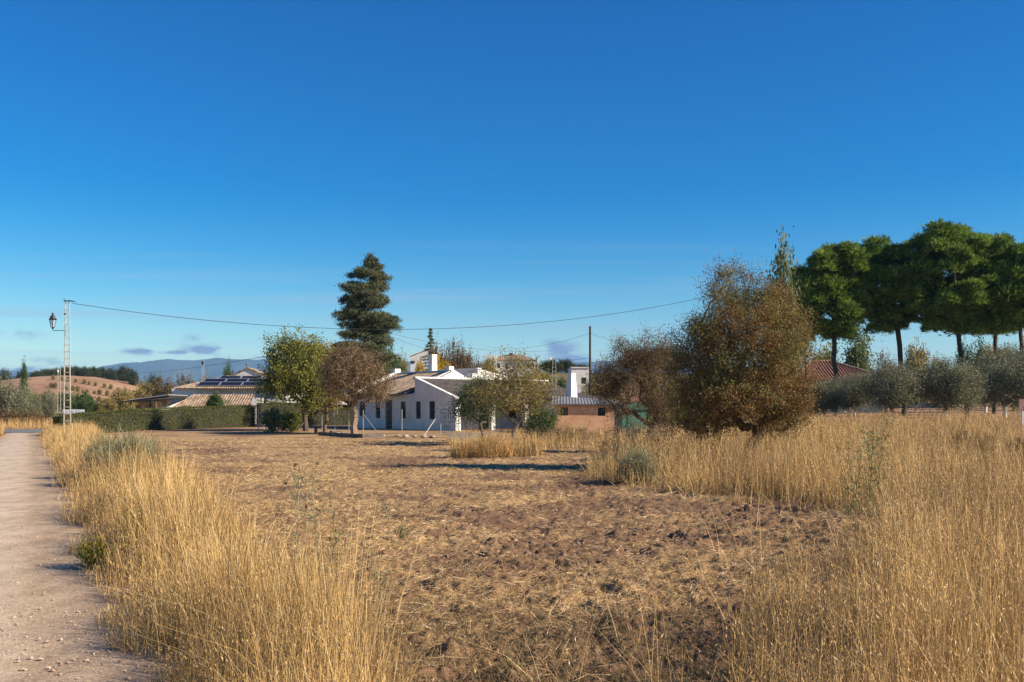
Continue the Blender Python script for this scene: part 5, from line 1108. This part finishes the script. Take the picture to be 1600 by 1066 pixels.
# ------------------------------------------------------------------ air
HZ = MB().box(-9600, 9600, -60, 9600, -4, 360).build('haze', None or bpy.data.materials.new('haze_air'))
m = HZ.data.materials[0]; m.use_nodes = True; nt = m.node_tree; nt.nodes.clear(); out = nt.nodes.new('ShaderNodeOutputMaterial'); pv_ = nt.nodes.new('ShaderNodeVolumePrincipled')
pv_.inputs['Color'].default_value = (.26, .58, 1, 1); pv_.inputs['Density'].default_value = .00011; pv_.inputs['Anisotropy'].default_value = .0; nt.links.new(pv_.outputs[0], out.inputs['Volume']); tag(HZ, kind='stuff')
tag(HZ, 'thin pale blue air over the whole valley', 'haze')
# ------------------------------------------------------------------ sky, sun, camera
SUN_EL, SUN_AZ = 29, 105     # azimuth clockwise from +Y
W = bpy.data.worlds.new('World'); S.world = W; W.use_nodes = True; nt = W.node_tree; bgn = nt.nodes['Background']
sky = nt.nodes.new('ShaderNodeTexSky'); sky.sky_type = 'NISHITA'; sky.sun_disc = False; sky.sun_elevation = R(SUN_EL); sky.sun_rotation = R(SUN_AZ); sky.air_density = 1.0; sky.dust_density = .2; sky.ozone_density = 2.5; sky.altitude = 700
tc = nt.nodes.new('ShaderNodeTexCoord'); sp = nt.nodes.new('ShaderNodeSeparateXYZ'); nt.links.new(tc.outputs['Generated'], sp.inputs[0])
def mth(op, a, b=None, c=None, clamp=False):
    n = nt.nodes.new('ShaderNodeMath'); n.operation = op; n.use_clamp = clamp
    for i, v in enumerate((a, b, c)):
        if v is None: continue
        if isinstance(v, (int, float)): n.inputs[i].default_value = v
        else: nt.links.new(v, n.inputs[i])
    return n.outputs[0]
yy = mth('MAXIMUM', sp.outputs['Y'], .02); U = mth('DIVIDE', sp.outputs['X'], yy); Vv = mth('DIVIDE', sp.outputs['Z'], yy)
mask = None
for px, py, a, b_, st_ in [(30, 521, 60, 15, .55), (225, 549, 50, 9, .9), (325, 547, 62, 15, 1.0), (270, 551, 70, 8, .8), (80, 566, 60, 16, .6), (410, 562, 30, 16, .5), (870, 545, 55, 24, .9), (900, 560, 90, 16, .8), (820, 527, 22, 5, .5), (300, 528, 26, 12, .3), (30, 577, 70, 10, .7), (900, 575, 90, 14, .9), (1180, 590, 300, 14, .4)]:
    du = mth('MULTIPLY', mth('SUBTRACT', U, (px-800)/F), F/a); dv = mth('MULTIPLY', mth('SUBTRACT', Vv, (HY-py)/F), F/b_)
    d = mth('SUBTRACT', 1.0, mth('SQRT', mth('ADD', mth('MULTIPLY', du, du), mth('MULTIPLY', dv, dv)))); d = mth('MULTIPLY', mth('MAXIMUM', d, 0), st_)
    mask = d if mask is None else mth('MAXIMUM', mask, d)
cmb = nt.nodes.new('ShaderNodeCombineXYZ'); nt.links.new(mth('MULTIPLY', U, 26.0), cmb.inputs[0]); nt.links.new(mth('MULTIPLY', Vv, 62.0), cmb.inputs[1])
nz = nt.nodes.new('ShaderNodeTexNoise'); nz.inputs['Scale'].default_value = 1; nz.inputs['Detail'].default_value = 6; nz.inputs['Roughness'].default_value = .62; nt.links.new(cmb.outputs[0], nz.inputs['Vector'])
cm = mth('MULTIPLY', mth('ADD', mask, mth('MULTIPLY', mth('SUBTRACT', nz.outputs['Fac'], .58), 3.0)), mth('MULTIPLY', mask, 3.2), clamp=True); cm = mth('MULTIPLY', mth('MINIMUM', mth('MAXIMUM', cm, 0), 1), .88)
c2 = nt.nodes.new('ShaderNodeCombineXYZ'); nt.links.new(mth('ADD', mth('MULTIPLY', U, 2.2), mth('MULTIPLY', Vv, 6)), c2.inputs[0]); nt.links.new(mth('MULTIPLY', Vv, 70.0), c2.inputs[1])
n2 = nt.nodes.new('ShaderNodeTexNoise'); n2.inputs['Scale'].default_value = 1; n2.inputs['Detail'].default_value = 4; nt.links.new(c2.outputs[0], n2.inputs['Vector'])
ci = mth('MULTIPLY', mth('MAXIMUM', mth('SUBTRACT', n2.outputs['Fac'], .50), 0), 2.2); ci = mth('MULTIPLY', ci, mth('MAXIMUM', mth('SUBTRACT', 1.0, mth('MULTIPLY', mth('ABSOLUTE', mth('SUBTRACT', Vv, .09)), 11.0)), 0))
hs = nt.nodes.new('ShaderNodeHueSaturation'); hs.inputs['Saturation'].default_value = 1.62; hs.inputs['Value'].default_value = 1; nt.links.new(sky.outputs[0], hs.inputs['Color'])
sc_ = nt.nodes.new('ShaderNodeSeparateColor'); nt.links.new(hs.outputs[0], sc_.inputs[0]); cc_ = nt.nodes.new('ShaderNodeCombineColor')
nt.links.new(mth('MULTIPLY', mth('POWER', sc_.outputs[0], 1.25), .82), cc_.inputs[0]); nt.links.new(mth('MULTIPLY', mth('POWER', sc_.outputs[1], 1.24), .715), cc_.inputs[1]); nt.links.new(mth('MULTIPLY', sc_.outputs[2], .97), cc_.inputs[2]); SKYC = cc_.outputs[0]
c_cirrus = mixc(nt, ci, SKYC, (3.2, 4.0, 5.3)); c_cloud = mixc(nt, cm, c_cirrus, (1.7, 2.1, 3.6)); nt.links.new(c_cloud, bgn.inputs[0]); bgn.inputs[1].default_value = .075
el, az = R(SUN_EL), R(SUN_AZ); sv = Vector((math.sin(az)*math.cos(el), math.cos(az)*math.cos(el), math.sin(el)))
sl_ = bpy.data.lights.new('sun', 'SUN'); sl_.energy = 5.0; sl_.angle = R(.5); sl_.color = (1, .85, .66); so = bpy.data.objects.new('sun', sl_); COL.objects.link(so); so.rotation_euler = sv.to_track_quat('Z', 'Y').to_euler(); so.location = (0, 0, 50)
cd = bpy.data.cameras.new('camera'); cam = bpy.data.objects.new('camera', cd); COL.objects.link(cam); cam.location = (0, 0, CH); cam.rotation_euler = (R(90), 0, 0)
cd.sensor_width = 36; cd.lens = 35; cd.shift_y = (HY-533)/1600; cd.clip_start = .1; cd.clip_end = 30000; S.camera = cam
S.view_settings.view_transform = 'Standard'; S.view_settings.look = 'None'; S.view_settings.exposure = .9; S.view_settings.gamma = 1
S.render.resolution_x = 1024; S.render.resolution_y = 682
